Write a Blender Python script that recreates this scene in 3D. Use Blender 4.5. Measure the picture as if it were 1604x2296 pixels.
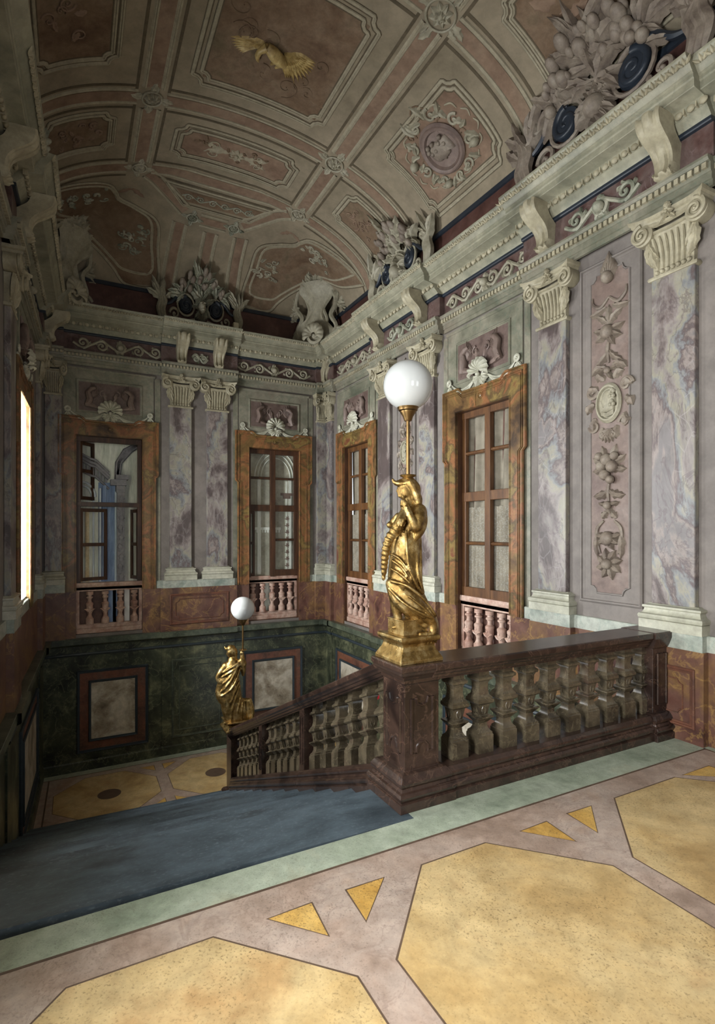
import bpy, bmesh, math, random
from mathutils import Vector, Matrix
PI = math.pi
sin, cos = math.sin, math.cos
D = bpy.data
for o in list(D.objects):
    D.objects.remove(o)
scene = bpy.context.scene
COL = scene.collection

# ------------------------------------------------------------------ camera
YAW = math.radians(27.82)
EYE = 1.70
cd = D.cameras.new('camera')
cam = D.objects.new('camera', cd)
COL.objects.link(cam)
cam.location = (0, 0, EYE)
cam.rotation_euler = (PI/2, 0, -YAW)
cd.sensor_width = 36
cd.lens = 1212/2296*36
cd.shift_y = (1194-1148)/2296
cd.clip_start = 0.05
scene.camera = cam

# ------------------------------------------------------------------ world, daylight, exposure
wd = D.worlds.new('daylight'); scene.world = wd
wd.use_nodes = True
bg = wd.node_tree.nodes['Background']
bg.inputs[0].default_value = (0.86, 0.93, 1.0, 1)
bg.inputs[1].default_value = 1.6
vs = scene.view_settings
vs.view_transform = 'Standard'; vs.look = 'None'
vs.exposure = 0.0; vs.gamma = 1.0; vs.use_curve_mapping = False

# ------------------------------------------------------------------ room frame
XR, YB, YF = 4.50, 9.82, -3.0          # right wall, back wall, wall behind the camera
LK = 0.0358                            # the left wall runs slightly askew
def xl(y): return -0.80+LK*y
ZL = -2.14                             # middle landing of the stairs
def frame(o, u, n):
    u = Vector(u).normalized(); n = Vector(n).normalized(); z = Vector((0, 0, 1))
    m = Matrix((u, n, z)).transposed().to_4x4(); m.translation = Vector(o); return m
FR = frame((XR, 0, 0), (0, 1, 0), (-1, 0, 0))        # u = +Y
FB = frame((0, YB, 0), (-1, 0, 0), (0, -1, 0))       # u = -X
FL = frame((-0.80, 0, 0), (-LK, -1, 0), (1, -LK, 0))  # u = -Y (nearly)
FF = frame((0, YF, 0), (1, 0, 0), (0, 1, 0))         # u = +X
T = Matrix.Translation
def window_light(name, F, u, w, z0, z1, power, col=(0.94, 0.97, 1.0), out=0.62):
    ld = D.lights.new(name, 'AREA'); ld.shape = 'RECTANGLE'; ld.size = w; ld.size_y = z1-z0
    ld.energy = power; ld.color = col
    o = D.objects.new(name, ld); COL.objects.link(o)
    # area lamps shine along their -Z: turn -Z to the wall's inward normal
    R = Matrix(((1, 0, 0), (0, 0, -1), (0, 1, 0))).to_4x4()
    o.matrix_world = F @ T((u, -out, (z0+z1)/2)) @ R
    return o
# daylight entering by the tall windows of the left wall and of the wall behind the camera
LWIN = [(-7.45, 1.02), (-4.45, 1.1), (-1.45, 1.2), (1.5, 1.1)]      # (u, width) of the left-hand windows
FWIN = [(0.55, 1.3), (3.1, 1.3)]
window_light('daylight_far', FL, -7.45, 1.0, 0.95, 3.25, 768)
window_light('daylight_middle', FL, -4.45, 1.1, 0.95, 3.25, 276)
window_light('daylight_near', FL, -1.45, 1.2, 0.95, 3.25, 600)
window_light('daylight_rear', FL, 1.5, 1.1, 0.95, 3.25, 144)
window_light('daylight_behind', FF, 0.55, 1.3, 0.95, 3.25, 72)
window_light('daylight_behind', FF, 3.1, 1.3, 0.95, 3.25, 42)

# ------------------------------------------------------------------ materials
def lin(c):
    return tuple((x/255/12.92 if x <= 10 else ((x/255+0.055)/1.055)**2.4) for x in c[:3])+(1,)
def nmat(name):
    m = D.materials.new(name); m.use_nodes = True
    nt = m.node_tree; b = nt.nodes['Principled BSDF']
    return m, nt, b
def L(nt, a, b): nt.links.new(a, b)
def N(nt, t, **k):
    n = nt.nodes.new('ShaderNode'+t)
    for a, v in k.items(): setattr(n, a, v)
    return n
def coord(nt, scale=(1, 1, 1), rot=(0, 0, 0)):
    g = N(nt, 'NewGeometry'); mp = N(nt, 'Mapping')
    mp.inputs['Scale'].default_value = scale; mp.inputs['Rotation'].default_value = rot
    L(nt, g.outputs['Position'], mp.inputs['Vector']); return mp.outputs[0]
def noise(nt, v, s, det=5, rough=0.55, dist=0.0):
    n = N(nt, 'TexNoise'); n.inputs['Scale'].default_value = s; n.inputs['Detail'].default_value = det
    n.inputs['Roughness'].default_value = rough; n.inputs['Distortion'].default_value = dist
    L(nt, v, n.inputs['Vector']); return n.outputs[0]
def ramp(nt, f, stops, interp='LINEAR'):
    r = N(nt, 'ValToRGB'); cr = r.color_ramp; cr.interpolation = interp
    while len(cr.elements) < len(stops): cr.elements.new(0.5)
    for e, (p, c) in zip(cr.elements, stops): e.position = p; e.color = c
    L(nt, f, r.inputs[0]); return r.outputs[0]
def mix(nt, f, a, b, mode='MIX'):
    m = N(nt, 'Mix', data_type='RGBA', blend_type=mode)
    for s, v in ((m.inputs[0], f), (m.inputs[6], a), (m.inputs[7], b)):
        if hasattr(v, 'links') or hasattr(v, 'is_linked'): L(nt, v, s)
        else: s.default_value = v
    return m.outputs[2]
def bump(nt, b, h, s=0.3, d=0.01):
    n = N(nt, 'Bump'); n.inputs['Strength'].default_value = s; n.inputs['Distance'].default_value = d
    L(nt, h, n.inputs['Height']); L(nt, n.outputs[0], b.inputs['Normal'])
W1, K1 = (1, 1, 1, 1), (0, 0, 0, 1)
def marble(name, cols, s=1.6, dist=1.0, vein=None, vs=3.0, vamt=0.6, vw=0.03, web=None, ws=6, wamt=0.5,
           rough=0.45, bs=0.15, rot=(0.3, 0.5, 0.7), stretch=(1, 1, 1), spec=0.4, speck=None, spamt=0.5, sps=90, lo=0.32, hi=0.68):
    m, nt, b = nmat(name)
    v = coord(nt, stretch, rot)
    f = noise(nt, v, s, 10, 0.62, dist*.35)
    k = len(cols)
    c = ramp(nt, f, [(lo+(hi-lo)*i/max(1, k-1), lin(x)) for i, x in enumerate(cols)])
    f2 = noise(nt, v, s*5.3, 9, 0.72, 0.15)
    c = mix(nt, 0.35, c, mix(nt, 1.0, c, ramp(nt, f2, [(0.34, (0.4, 0.4, 0.4, 1)), (0.66, (1.45, 1.45, 1.45, 1))]), 'MULTIPLY'))
    if vein:
        f3 = noise(nt, v, vs, 5, 0.6, 0.7)
        a = ramp(nt, f3, [(0.5-vw*.6, K1), (0.5, (vamt,)*3+(1,)), (0.5+vw*.6, K1)])
        c = mix(nt, a, c, lin(vein))
    if web:
        wv = mix(nt, 0.16, v, N_color(nt, v, 3.0))
        vo = N(nt, 'TexVoronoi', feature='DISTANCE_TO_EDGE'); vo.inputs['Scale'].default_value = ws
        L(nt, wv, vo.inputs['Vector'])
        msk = ramp(nt, noise(nt, v, s*1.3, 3), [(0.48, K1), (0.6, W1)])
        a = ramp(nt, vo.outputs[0], [(0.0, (wamt,)*3+(1,)), (0.035, K1)])
        c = mix(nt, mix(nt, 1.0, a, msk, 'MULTIPLY'), c, lin(web))
    if speck:
        fs = noise(nt, v, sps, 3, 0.6)
        fm = noise(nt, v, 2.6, 4)
        a = ramp(nt, fs, [(0.55, K1), (0.68, (spamt,)*3+(1,))])
        a = mix(nt, 1.0, a, ramp(nt, fm, [(0.35, (.25, .25, .25, 1)), (0.65, W1)]), 'MULTIPLY')
        c = mix(nt, a, c, lin(speck))
    L(nt, c, b.inputs['Base Color'])
    b.inputs['Roughness'].default_value = rough
    b.inputs['Specular IOR Level'].default_value = spec
    if bs: bump(nt, b, noise(nt, v, 38, 5, 0.6), bs, 0.004)
    return m
def N_color(nt, v, s):
    n = N(nt, 'TexNoise'); n.inputs['Scale'].default_value = s; L(nt, v, n.inputs['Vector']); return n.outputs[1]
def plain(name, col, rough=0.5, metal=0.0, var=0.12, s=8, bs=0.1, spec=0.4, coat=0.0, bscale=60):
    m, nt, b = nmat(name)
    v = coord(nt)
    k = 1-var*2; j = 1+var*2
    c = mix(nt, 1.0, lin(col), ramp(nt, noise(nt, v, s, 6, 0.6), [(0.3, (k, k, k, 1)), (0.7, (j, j, j, 1))]), 'MULTIPLY')
    L(nt, c, b.inputs['Base Color'])
    b.inputs['Roughness'].default_value = rough; b.inputs['Metallic'].default_value = metal
    b.inputs['Specular IOR Level'].default_value = spec; b.inputs['Coat Weight'].default_value = coat
    if bs: bump(nt, b, noise(nt, v, bscale, 4), bs, 0.004)
    return m
MT = {}
MT['lavender'] = marble('lavender_plaster', [(108, 101, 96), (116, 109, 103), (121, 113, 106)], s=0.8, rough=0.6, bs=0.08, spec=0.25)
MT['purple'] = marble('purple_marble', [(80, 70, 67), (112, 101, 97), (131, 123, 118), (140, 135, 118), (120, 121, 121), (92, 80, 78), (135, 124, 117), (113, 107, 105)], s=1.35, dist=1.3,
                      vein=(84, 72, 72), vs=3.4, vamt=0.6, web=(172, 166, 164), ws=11, wamt=0.3, rough=0.38, bs=0.05, rot=(0.6, 0.75, 0.4), stretch=(1, 1, 0.55), lo=0.40, hi=0.61)
MT['red'] = marble('red_dado_marble', [(64, 41, 35), (92, 61, 51), (102, 73, 61), (118, 88, 58), (80, 55, 47)], s=1.9, dist=1.4, vein=(188, 152, 84),
                   vs=2.2, vamt=0.28, rough=0.36, bs=0.06)
MT['pale_green'] = marble('pale_green_marble', [(118, 128, 118), (146, 152, 140), (166, 168, 156), (132, 140, 128)], s=3.2, dist=1.2, vein=(118, 138, 128), vs=5, vamt=0.5, rough=0.4, bs=0.04)
MT['cream'] = marble('cream_stone', [(150, 148, 130), (172, 170, 152), (184, 182, 166)], s=2.4, rough=0.45, bs=0.08)
MT['capital'] = marble('capital_stucco', [(128, 120, 98), (154, 146, 122), (168, 160, 136)], s=3.0, rough=0.55, bs=0.1)
MT['orange'] = marble('ochre_marble', [(62, 44, 26), (92, 68, 40), (108, 84, 48), (130, 84, 52), (84, 66, 40), (124, 104, 58), (104, 62, 42)], s=2.4, dist=1.3, vein=(176, 146, 92), vs=2.4, vamt=0.16, rough=0.36, bs=0.05)
MT['grey_green'] = marble('grey_green_marble', [(86, 88, 74), (112, 110, 94), (130, 126, 110), (116, 108, 94)], s=1.9, dist=1.2, vein=(92, 104, 90), vs=3.5, vamt=0.5, rough=0.42, bs=0.05)
MT['cornice'] = marble('cornice_marble', [(108, 106, 90), (130, 128, 109), (146, 142, 122), (122, 118, 100)], s=1.7, dist=1.0, vein=(112, 114, 100), vs=3.0, vamt=0.4, rough=0.42, bs=0.05)
MT['frieze'] = marble('frieze_marble', [(62, 42, 39), (84, 63, 58), (97, 81, 76), (72, 52, 48)], s=3.0, dist=1.4, web=(150, 134, 138), ws=14, wamt=0.4, rough=0.4, bs=0.04)
MT['attic'] = marble('attic_red', [(54, 32, 27), (74, 47, 40), (90, 64, 57)], s=2.4, rough=0.55, bs=0.04)
MT['tablet'] = marble('tablet_marble', [(80, 64, 58), (98, 81, 74), (107, 92, 86)], s=5, rough=0.5, bs=0.05)
MT['ink'] = plain('dark_blue_fillet', (34, 40, 48), rough=0.4)
MT['relief_mauve'] = marble('mauve_relief', [(94, 77, 71), (114, 97, 88), (124, 109, 101)], s=2.6, rough=0.55, bs=0.06)
MT['stucco'] = marble('grisaille_stucco', [(122, 116, 98), (146, 140, 120), (158, 152, 134)], s=4.0, rough=0.6, bs=0.08)
MT['leafy'] = marble('grisaille_green', [(96, 100, 84), (138, 138, 120), (164, 160, 142)], s=6.0, rough=0.6, bs=0.08)
MT['mauve_st'] = marble('grisaille_mauve', [(96, 84, 75), (122, 110, 97), (138, 128, 114)], s=6.0, rough=0.6, bs=0.08)
MT['green'] = marble('dark_green_marble', [(27, 30, 22), (46, 50, 38), (66, 70, 53), (108, 108, 80)], s=2.8, dist=1.5, vein=(126, 128, 98), vs=5, vamt=0.5, rough=0.34, bs=0.05)
MT['green_lt'] = marble('green_ledge_marble', [(46, 51, 42), (70, 76, 63), (94, 98, 80)], s=3.4, dist=1.4, vein=(124, 130, 104), vs=6, vamt=0.3, rough=0.36, bs=0.05)
MT['rust'] = marble('rust_marble', [(62, 42, 34), (88, 58, 46), (112, 70, 52), (84, 66, 56)], s=2.6, dist=1.2, vein=(130, 104, 80), vs=5, vamt=0.3, rough=0.4, bs=0.05)
MT['grey_in'] = marble('grey_brown_marble', [(99, 84, 68), (143, 132, 113), (186, 177, 160), (158, 153, 143)], s=1.9, dist=1.6, vein=(186, 180, 162), vs=5, vamt=0.35, rough=0.4, bs=0.05)
MT['slate_mold'] = plain('slate_moulding', (44, 52, 56), rough=0.38)
MT['umber'] = marble('brown_railing_marble', [(27, 20, 18), (43, 31, 26), (63, 47, 39), (51, 39, 34)], s=2.8, dist=1.2, vein=(116, 90, 74), vs=5, vamt=0.3, rough=0.24, bs=0.12, spec=0.6)
MT['olive'] = marble('olive_baluster_marble', [(47, 41, 32), (70, 62, 48), (93, 83, 66), (77, 62, 51)], s=4.0, dist=1.2, vein=(140, 128, 102), vs=7, vamt=0.3, rough=0.24, bs=0.15, spec=0.7)
MT['ochre_floor'] = marble('ochre_floor', [(159, 128, 81), (181, 152, 103), (196, 171, 124), (175, 142, 97)], s=1.4, dist=0.8, rough=0.42, bs=0.1, spec=0.35, speck=(104, 86, 54), spamt=0.8, sps=95)
MT['ochre_dark'] = marble('ochre_inlay', [(170, 128, 60), (196, 156, 84), (206, 172, 104)], s=3.0, rough=0.42, bs=0.1, speck=(96, 74, 50), spamt=0.8, sps=110)
MT['mauve_floor'] = marble('mauve_floor', [(138, 116, 100), (164, 142, 126), (176, 158, 144), (166, 138, 116)], s=1.6, dist=1.1, rough=0.42, bs=0.1, vein=(118, 96, 86), vs=3, vamt=0.3, speck=(84, 74, 64), spamt=0.6, sps=110)
MT['mint_floor'] = marble('mint_floor', [(126, 138, 118), (154, 163, 142), (168, 176, 156), (162, 162, 138)], s=2.4, rough=0.45, bs=0.1, speck=(80, 86, 64), spamt=0.6, sps=120)
MT['line'] = plain('floor_line', (92, 74, 60), rough=0.5)
MT['stair'] = marble('slate_stairs', [(46, 54, 59), (64, 74, 80), (82, 94, 101), (58, 64, 68)], s=2.2, dist=0.8, rough=0.5, bs=0.3, speck=(120, 128, 134), spamt=0.5, sps=70, stretch=(0.5, 1, 1), rot=(0, 0, 0.1))
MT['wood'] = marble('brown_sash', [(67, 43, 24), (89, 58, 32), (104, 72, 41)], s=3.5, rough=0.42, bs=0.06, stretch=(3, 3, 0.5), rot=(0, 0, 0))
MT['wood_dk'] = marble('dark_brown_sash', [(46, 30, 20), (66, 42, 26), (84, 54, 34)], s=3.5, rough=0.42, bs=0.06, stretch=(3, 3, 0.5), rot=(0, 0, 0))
MT['rose'] = marble('rose_balustrade', [(132, 98, 84), (164, 130, 114), (184, 158, 142), (160, 120, 104)], s=4, rough=0.45, bs=0.08)
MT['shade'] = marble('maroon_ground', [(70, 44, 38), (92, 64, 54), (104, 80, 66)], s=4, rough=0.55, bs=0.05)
MT['vault'] = marble('vault_plaster', [(122, 112, 93), (134, 123, 104), (140, 128, 108)], s=0.7, rough=0.8, bs=0.05, spec=0.1)
MT['vault_pink'] = marble('vault_pink', [(112, 91, 76), (126, 105, 88), (132, 114, 96)], s=1.6, rough=0.8, bs=0.05, spec=0.1)
MT['vault_field'] = marble('vault_field', [(88, 69, 55), (107, 88, 70), (116, 98, 80), (100, 89, 70)], s=2.2, rough=0.8, bs=0.06, spec=0.1)
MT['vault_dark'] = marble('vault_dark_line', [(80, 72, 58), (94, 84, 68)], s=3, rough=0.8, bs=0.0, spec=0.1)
MT['vault_light'] = marble('vault_moulding', [(140, 132, 112), (152, 144, 124)], s=3, rough=0.75, bs=0.03, spec=0.1)
MT['brass'] = plain('aged_brass', (122, 97, 62), rough=0.38, metal=1.0, var=0.1, s=20)
MT['opal'] = plain('opal_glass', (184, 185, 182), rough=0.06, var=0.0, bs=0, spec=0.5, coat=0.4)
MT['blue'] = marble('painted_blue', [(92, 112, 148), (120, 142, 178), (146, 164, 190)], s=3, rough=0.6, bs=0.03, stretch=(3, 3, 0.4), rot=(0, 0, 0))
MT['pale_blue'] = marble('painted_pale_blue', [(180, 194, 210), (212, 220, 226)], s=3, rough=0.6, bs=0.03, stretch=(4, 4, 0.4), rot=(0, 0, 0))
MT['slate_paint'] = marble('painted_slate', [(118, 118, 126), (146, 144, 148)], s=4, rough=0.6, bs=0.05)
MT['mint_paint'] = marble('painted_pale_mint', [(196, 204, 190), (222, 226, 214), (232, 234, 226)], s=2, rough=0.6, bs=0.03, stretch=(4, 4, 0.5), rot=(0, 0, 0))
MT['white_paint'] = plain('painted_white', (226, 226, 224), rough=0.6, var=0.03)
MT['straw'] = marble('painted_straw', [(206, 184, 136), (224, 208, 170)], s=5, rough=0.6, bs=0.03)
MT['switch'] = plain('ivory_plastic', (186, 178, 152), rough=0.5, var=0.02)
MT['sign_red'] = plain('red_enamel', (176, 28, 40), rough=0.35, var=0.03)
def gold():
    m, nt, b = nmat('gilding'); v = coord(nt)
    c = ramp(nt, noise(nt, v, 14, 6, 0.65), [(0.28, lin((84, 64, 34))), (0.5, lin((150, 121, 70))), (0.72, lin((206, 184, 134)))])
    L(nt, c, b.inputs['Base Color']); b.inputs['Metallic'].default_value = 0.92
    L(nt, ramp(nt, noise(nt, v, 30, 4), [(0.3, (.22,)*3+(1,)), (0.7, (.48,)*3+(1,))]), b.inputs['Roughness'])
    bump(nt, b, noise(nt, v, 90, 6, 0.7), 0.45, 0.006); return m
MT['gold'] = gold()
MT['gilt'] = marble('matte_gilding', [(120, 98, 56), (164, 140, 88), (190, 170, 118)], s=9, rough=0.45, bs=0.3, spec=0.5)
def curtain(name, lace):
    m, nt, b = nmat(name); v = coord(nt)
    c = ramp(nt, noise(nt, v, 6, 4), [(0.3, lin((118, 110, 96))), (0.7, lin((152, 144, 128)))])
    if lace:
        vo = N(nt, 'TexVoronoi'); vo.inputs['Scale'].default_value = 46; L(nt, v, vo.inputs['Vector'])
        c = mix(nt, ramp(nt, vo.outputs[0], [(0.25, (.35,)*3+(1,)), (0.5, K1)]), c, lin((176, 178, 172)))
    L(nt, c, b.inputs['Base Color']); b.inputs['Roughness'].default_value = 0.9; return m
MT['curtain'] = curtain('muslin', False); MT['lace'] = curtain('lace', True)
def glass():
    m = D.materials.new('window_glass'); m.use_nodes = True; nt = m.node_tree; nt.nodes.clear()
    o = N(nt, 'OutputMaterial'); a = N(nt, 'BsdfTransparent'); g = N(nt, 'BsdfGlossy'); fr = N(nt, 'LayerWeight'); mx = N(nt, 'MixShader')
    pw = N(nt, 'Math', operation='POWER'); pw.inputs[1].default_value = 4.0; ad = N(nt, 'Math', operation='MULTIPLY_ADD'); ad.inputs[1].default_value = 0.6; ad.inputs[2].default_value = 0.03
    fr.inputs[0].default_value = 0.5; L(nt, fr.outputs[1], pw.inputs[0]); L(nt, pw.outputs[0], ad.inputs[0])
    a.inputs[0].default_value = (0.975, 0.975, 0.97, 1); g.inputs['Roughness'].default_value = 0.03
    L(nt, ad.outputs[0], mx.inputs[0]); L(nt, a.outputs[0], mx.inputs[1]); L(nt, g.outputs[0], mx.inputs[2]); L(nt, mx.outputs[0], o.inputs[0]); return m
MT['glass'] = glass()

# ------------------------------------------------------------------ mesh helpers
class MB:
    def __init__(s): s.v = []; s.f = []
    def face(s, pts):
        k = len(s.v); s.v += [Vector(p) for p in pts]; s.f.append(tuple(range(k, k+len(pts)))); return s
    def box(s, x0, x1, y0, y1, z0, z1):
        k = len(s.v)
        s.v += [Vector((x, y, z)) for z in (z0, z1) for y in (y0, y1) for x in (x0, x1)]
        s.f += [tuple(k+i for i in q) for q in ((0, 2, 3, 1), (4, 5, 7, 6), (0, 1, 5, 4), (2, 6, 7, 3), (0, 4, 6, 2), (1, 3, 7, 5))]
        return s
    def loft(s, rings, closed=True, cap=True):
        k = len(s.v); n = len(rings[0])
        for r in rings: s.v += [Vector(p) for p in r]
        for i in range(len(rings)-1):
            for j in range(n if closed else n-1):
                a = k+i*n+j; b = k+i*n+(j+1) % n
                s.f.append((a, b, b+n, a+n))
        if cap and closed:
            s.f.append(tuple(k+j for j in range(n))[::-1]); s.f.append(tuple(k+(len(rings)-1)*n+j for j in range(n)))
        return s
    def lathe(s, prof, n=24, c=(0, 0, 0), sq=False, ph=0.0):
        if sq: n = 4; ph = PI/4
        k = 1/cos(PI/4) if sq else 1
        return s.loft([[(c[0]+r*k*cos(2*PI*j/n+ph), c[1]+r*k*sin(2*PI*j/n+ph), c[2]+z) for j in range(n)] for r, z in prof])
    def ball(s, c, r, n=10, m=6, sx=1, sy=1, sz=1):
        return s.loft([[(c[0]+sx*r*sin(PI*i/m)*cos(2*PI*j/n), c[1]+sy*r*sin(PI*i/m)*sin(2*PI*j/n), c[2]-sz*r*cos(PI*i/m)) for j in range(n)]
                       for i in range(m+1) if 0 < i < m] if False else
                      [[(c[0]+sx*max(r*sin(PI*i/m), r*.02)*cos(2*PI*j/n), c[1]+sy*max(r*sin(PI*i/m), r*.02)*sin(2*PI*j/n), c[2]-sz*r*cos(PI*i/m)) for j in range(n)] for i in range(m+1)])
    def tube(s, pts, rad, n=8, cap=True):
        pts = [Vector(p) for p in pts]; m = len(pts)
        if not hasattr(rad, '__len__'): rad = [rad]*m
        up = None; rings = []
        for i in range(m):
            t = (pts[min(i+1, m-1)]-pts[max(i-1, 0)])
            if t.length < 1e-9: t = Vector((0, 0, 1))
            t.normalize()
            if up is None:
                up = Vector((0, 0, 1)) if abs(t.z) < 0.9 else Vector((1, 0, 0))
            up = (up-t*up.dot(t))
            if up.length < 1e-6: up = Vector((1, 0, 0))-t*t.x
            up.normalize(); sd = t.cross(up)
            rings.append([pts[i]+(up*cos(2*PI*j/n)+sd*sin(2*PI*j/n))*rad[i] for j in range(n)])
        return s.loft(rings, True, cap)
    def rectprof(s, hw, dep, prof, cu=0.0, full=False):
        """stack of rectangles: half width hw, from the wall (n = 0) to depth dep, grown by off at each z"""
        rings = []
        for z, o in prof:
            n0 = -dep-o if full else 0.0
            rings.append([(cu-hw-o, n0, z), (cu+hw+o, n0, z), (cu+hw+o, dep+o, z), (cu-hw-o, dep+o, z)])
        return s.loft(rings)
    def prism(s, poly, n0, n1):
        """polygon in (u, z), extruded from n0 to n1"""
        return s.loft([[(u, n0, z) for u, z in poly], [(u, n1, z) for u, z in poly]])
    def add(s, o, f=None):
        k = len(s.v); s.v += [(Vector(f(p)) if f else p.copy()) for p in o.v]; s.f += [tuple(i+k for i in q) for q in o.f]; return s
    def mapped(s, f): s.v = [Vector(f(p)) for p in s.v]; return s
    def mesh(s, name, mat, smooth=None, recalc=True):
        me = D.meshes.new(name); me.from_pydata([tuple(p) for p in s.v], [], s.f)
        if recalc:
            bm = bmesh.new(); bm.from_mesh(me); bmesh.ops.recalc_face_normals(bm, faces=bm.faces); bm.to_mesh(me); bm.free()
        me.materials.append(MT[mat] if isinstance(mat, str) else mat)
        if smooth:
            me.polygons.foreach_set('use_smooth', [True]*len(me.polygons))
            if smooth < 3: me.set_sharp_from_angle(angle=smooth)
        me.update(); return me
    def build(s, name, mat, parent=None, M=None, smooth=None, bevel=0.0, **tags):
        return put(name, s.mesh(name, mat, smooth), parent, M, bevel, **tags)
def put(name, me, parent=None, M=None, bevel=0.0, **tags):
    o = D.objects.new(name, me); COL.objects.link(o)
    if parent: o.parent = parent
    if M is not None: o.matrix_local = M
    if bevel:
        b = o.modifiers.new('bevel', 'BEVEL'); b.width = bevel; b.segments = 2; b.limit_method = 'ANGLE'
    for k, v in tags.items(): o[k] = v
    return o
def thing(name, label, cat, M=None, group=None, kind=None):
    o = D.objects.new(name, None); COL.objects.link(o); o.empty_display_size = 0.1
    if M is not None: o.matrix_world = M
    o['label'] = label; o['category'] = cat
    if group: o['group'] = group
    if kind: o['kind'] = kind
    return o
def structure(o, label=None):
    o['kind'] = 'structure'
    if label: o['label'] = label
    return o
def crom(pts, k=6):
    """smooth curve through tuples of any length"""
    out = []; n = len(pts)
    for i in range(n-1):
        p0, p1, p2, p3 = pts[max(i-1, 0)], pts[i], pts[i+1], pts[min(i+2, n-1)]
        for j in range(k):
            t = j/k
            out.append(tuple(0.5*(2*b+(c-a)*t+(2*a-5*b+4*c-d)*t*t+(3*b-a-3*c+d)*t**3) for a, b, c, d in zip(p0, p1, p2, p3)))
    out.append(tuple(pts[-1])); return out

# ---- ornament drawn in (u, v, h): u right, v up, h out of the surface
def leaf(mb, p, ang, Ln, W, lift=0.02, curl=0.0, lobes=3, k=9):
    x, y = p; rows = []; a = ang; st = Ln/k
    for i in range(k+1):
        t = i/k; w = W*max(0.0, sin(PI*min(1, t*0.93+0.07)))**0.8*(1+0.28*sin(lobes*2*PI*t))
        dx, dy = -sin(a), cos(a); h = lift*(0.35+sin(PI*t))
        rows.append([(x+dx*w, y+dy*w, 0.0), (x+dx*w*.5, y+dy*w*.5, h*.8), (x, y, h*.55), (x-dx*w*.5, y-dy*w*.5, h*.8), (x-dx*w, y-dy*w, 0.0)])
        a += curl/k; x += cos(a)*st; y += sin(a)*st
    return mb.loft(rows, False, False)
def spiral(mb, c, r, turns=1.4, a0=0.0, d=1, w=0.02, k=26, inner=0.16, hh=0.8, n=6, eye=True):
    pts, rr = [], []
    for i in range(k+1):
        t = i/k; R = r*(1-t)**1.0*(1-inner)+r*inner; a = a0+d*turns*2*PI*t
        pts.append((c[0]+R*cos(a), c[1]+R*sin(a), w*hh*(.5+.5*t))); rr.append(w*(1-0.55*t))
    mb.tube(pts, rr, n)
    if eye: mb.ball((c[0], c[1], w*0.4), w*0.9, 7, 4)
    return mb
def flower(mb, c, r, petals=6, h=0.02):
    for i in range(petals): leaf(mb, c, 2*PI*i/petals, r, r*0.36, h, 0, 1, 5)
    return mb.ball((c[0], c[1], h*.8), r*0.26, 8, 5)
def stroke(mb, pts, w, taper=True, n=6, k=5):
    q = crom(pts, k); m = len(q)
    return mb.tube([(a, b, w*.45) for a, b in q], [w*(0.3+0.7*sin(PI*(0.12+0.86*i/(m-1)))) if taper else w for i in range(m)], n)
def running(mb, u0, u1, v0, v1, per=0.36, w=0.016, seed=1, lf=True):
    """running acanthus scroll filling a strip"""
    rn = random.Random(seed); H = v1-v0; mid = (v0+v1)/2
    k = max(2, round((u1-u0)/per)); st = (u1-u0)/k
    pts = [(u0+st*(i*.5), mid+(H*.26)*(1 if (i//2) % 2 else -1)*(1 if i % 2 else 0.0)) for i in range(2*k+1)]
    stroke(mb, pts, w, False)
    for i in range(k):
        cx = u0+st*(i+.5); s = 1 if i % 2 else -1; r = min(H*.33, st*.40)
        cy = mid-s*H*.04
        spiral(mb, (cx, cy), r, 1.35, PI*.5*(-s)+PI, s, w*1.15)
        if lf:
            for j in range(4):
                a = rn.uniform(0, 2*PI)
                leaf(mb, (cx+cos(a)*r*.8, cy+sin(a)*r*.8), a+rn.uniform(.3, .9)*s, H*.24*rn.uniform(.8, 1.2), H*.06, w*1.1, s*1.2, 2, 6)
    return mb
def swirl_field(mb, w, h, seed, n=14, rw=0.012):
    """loose rococo scrollwork filling a field w x h about the origin"""
    rn = random.Random(seed)
    for i in range(n):
        u = rn.uniform(-.44, .44)*w; v = rn.uniform(-.42, .42)*h; r = rn.uniform(.07, .15)*min(w, h)
        if rn.random() < .55: spiral(mb, (u, v), r, rn.uniform(.8, 1.4), rn.uniform(0, 6.28), rn.choice((-1, 1)), rw*rn.uniform(.7, 1.2), 18)
        else: leaf(mb, (u, v), rn.uniform(0, 6.28), r*2.2, r*.5, rw*1.4, rn.uniform(-1.6, 1.6), 3, 8)
    return mb
def onwall(u0, z0, n0):                     # (u, v, h) -> wall frame (u, n, z)
    return lambda p: (u0+p[0], n0+p[2], z0+p[1])

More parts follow.
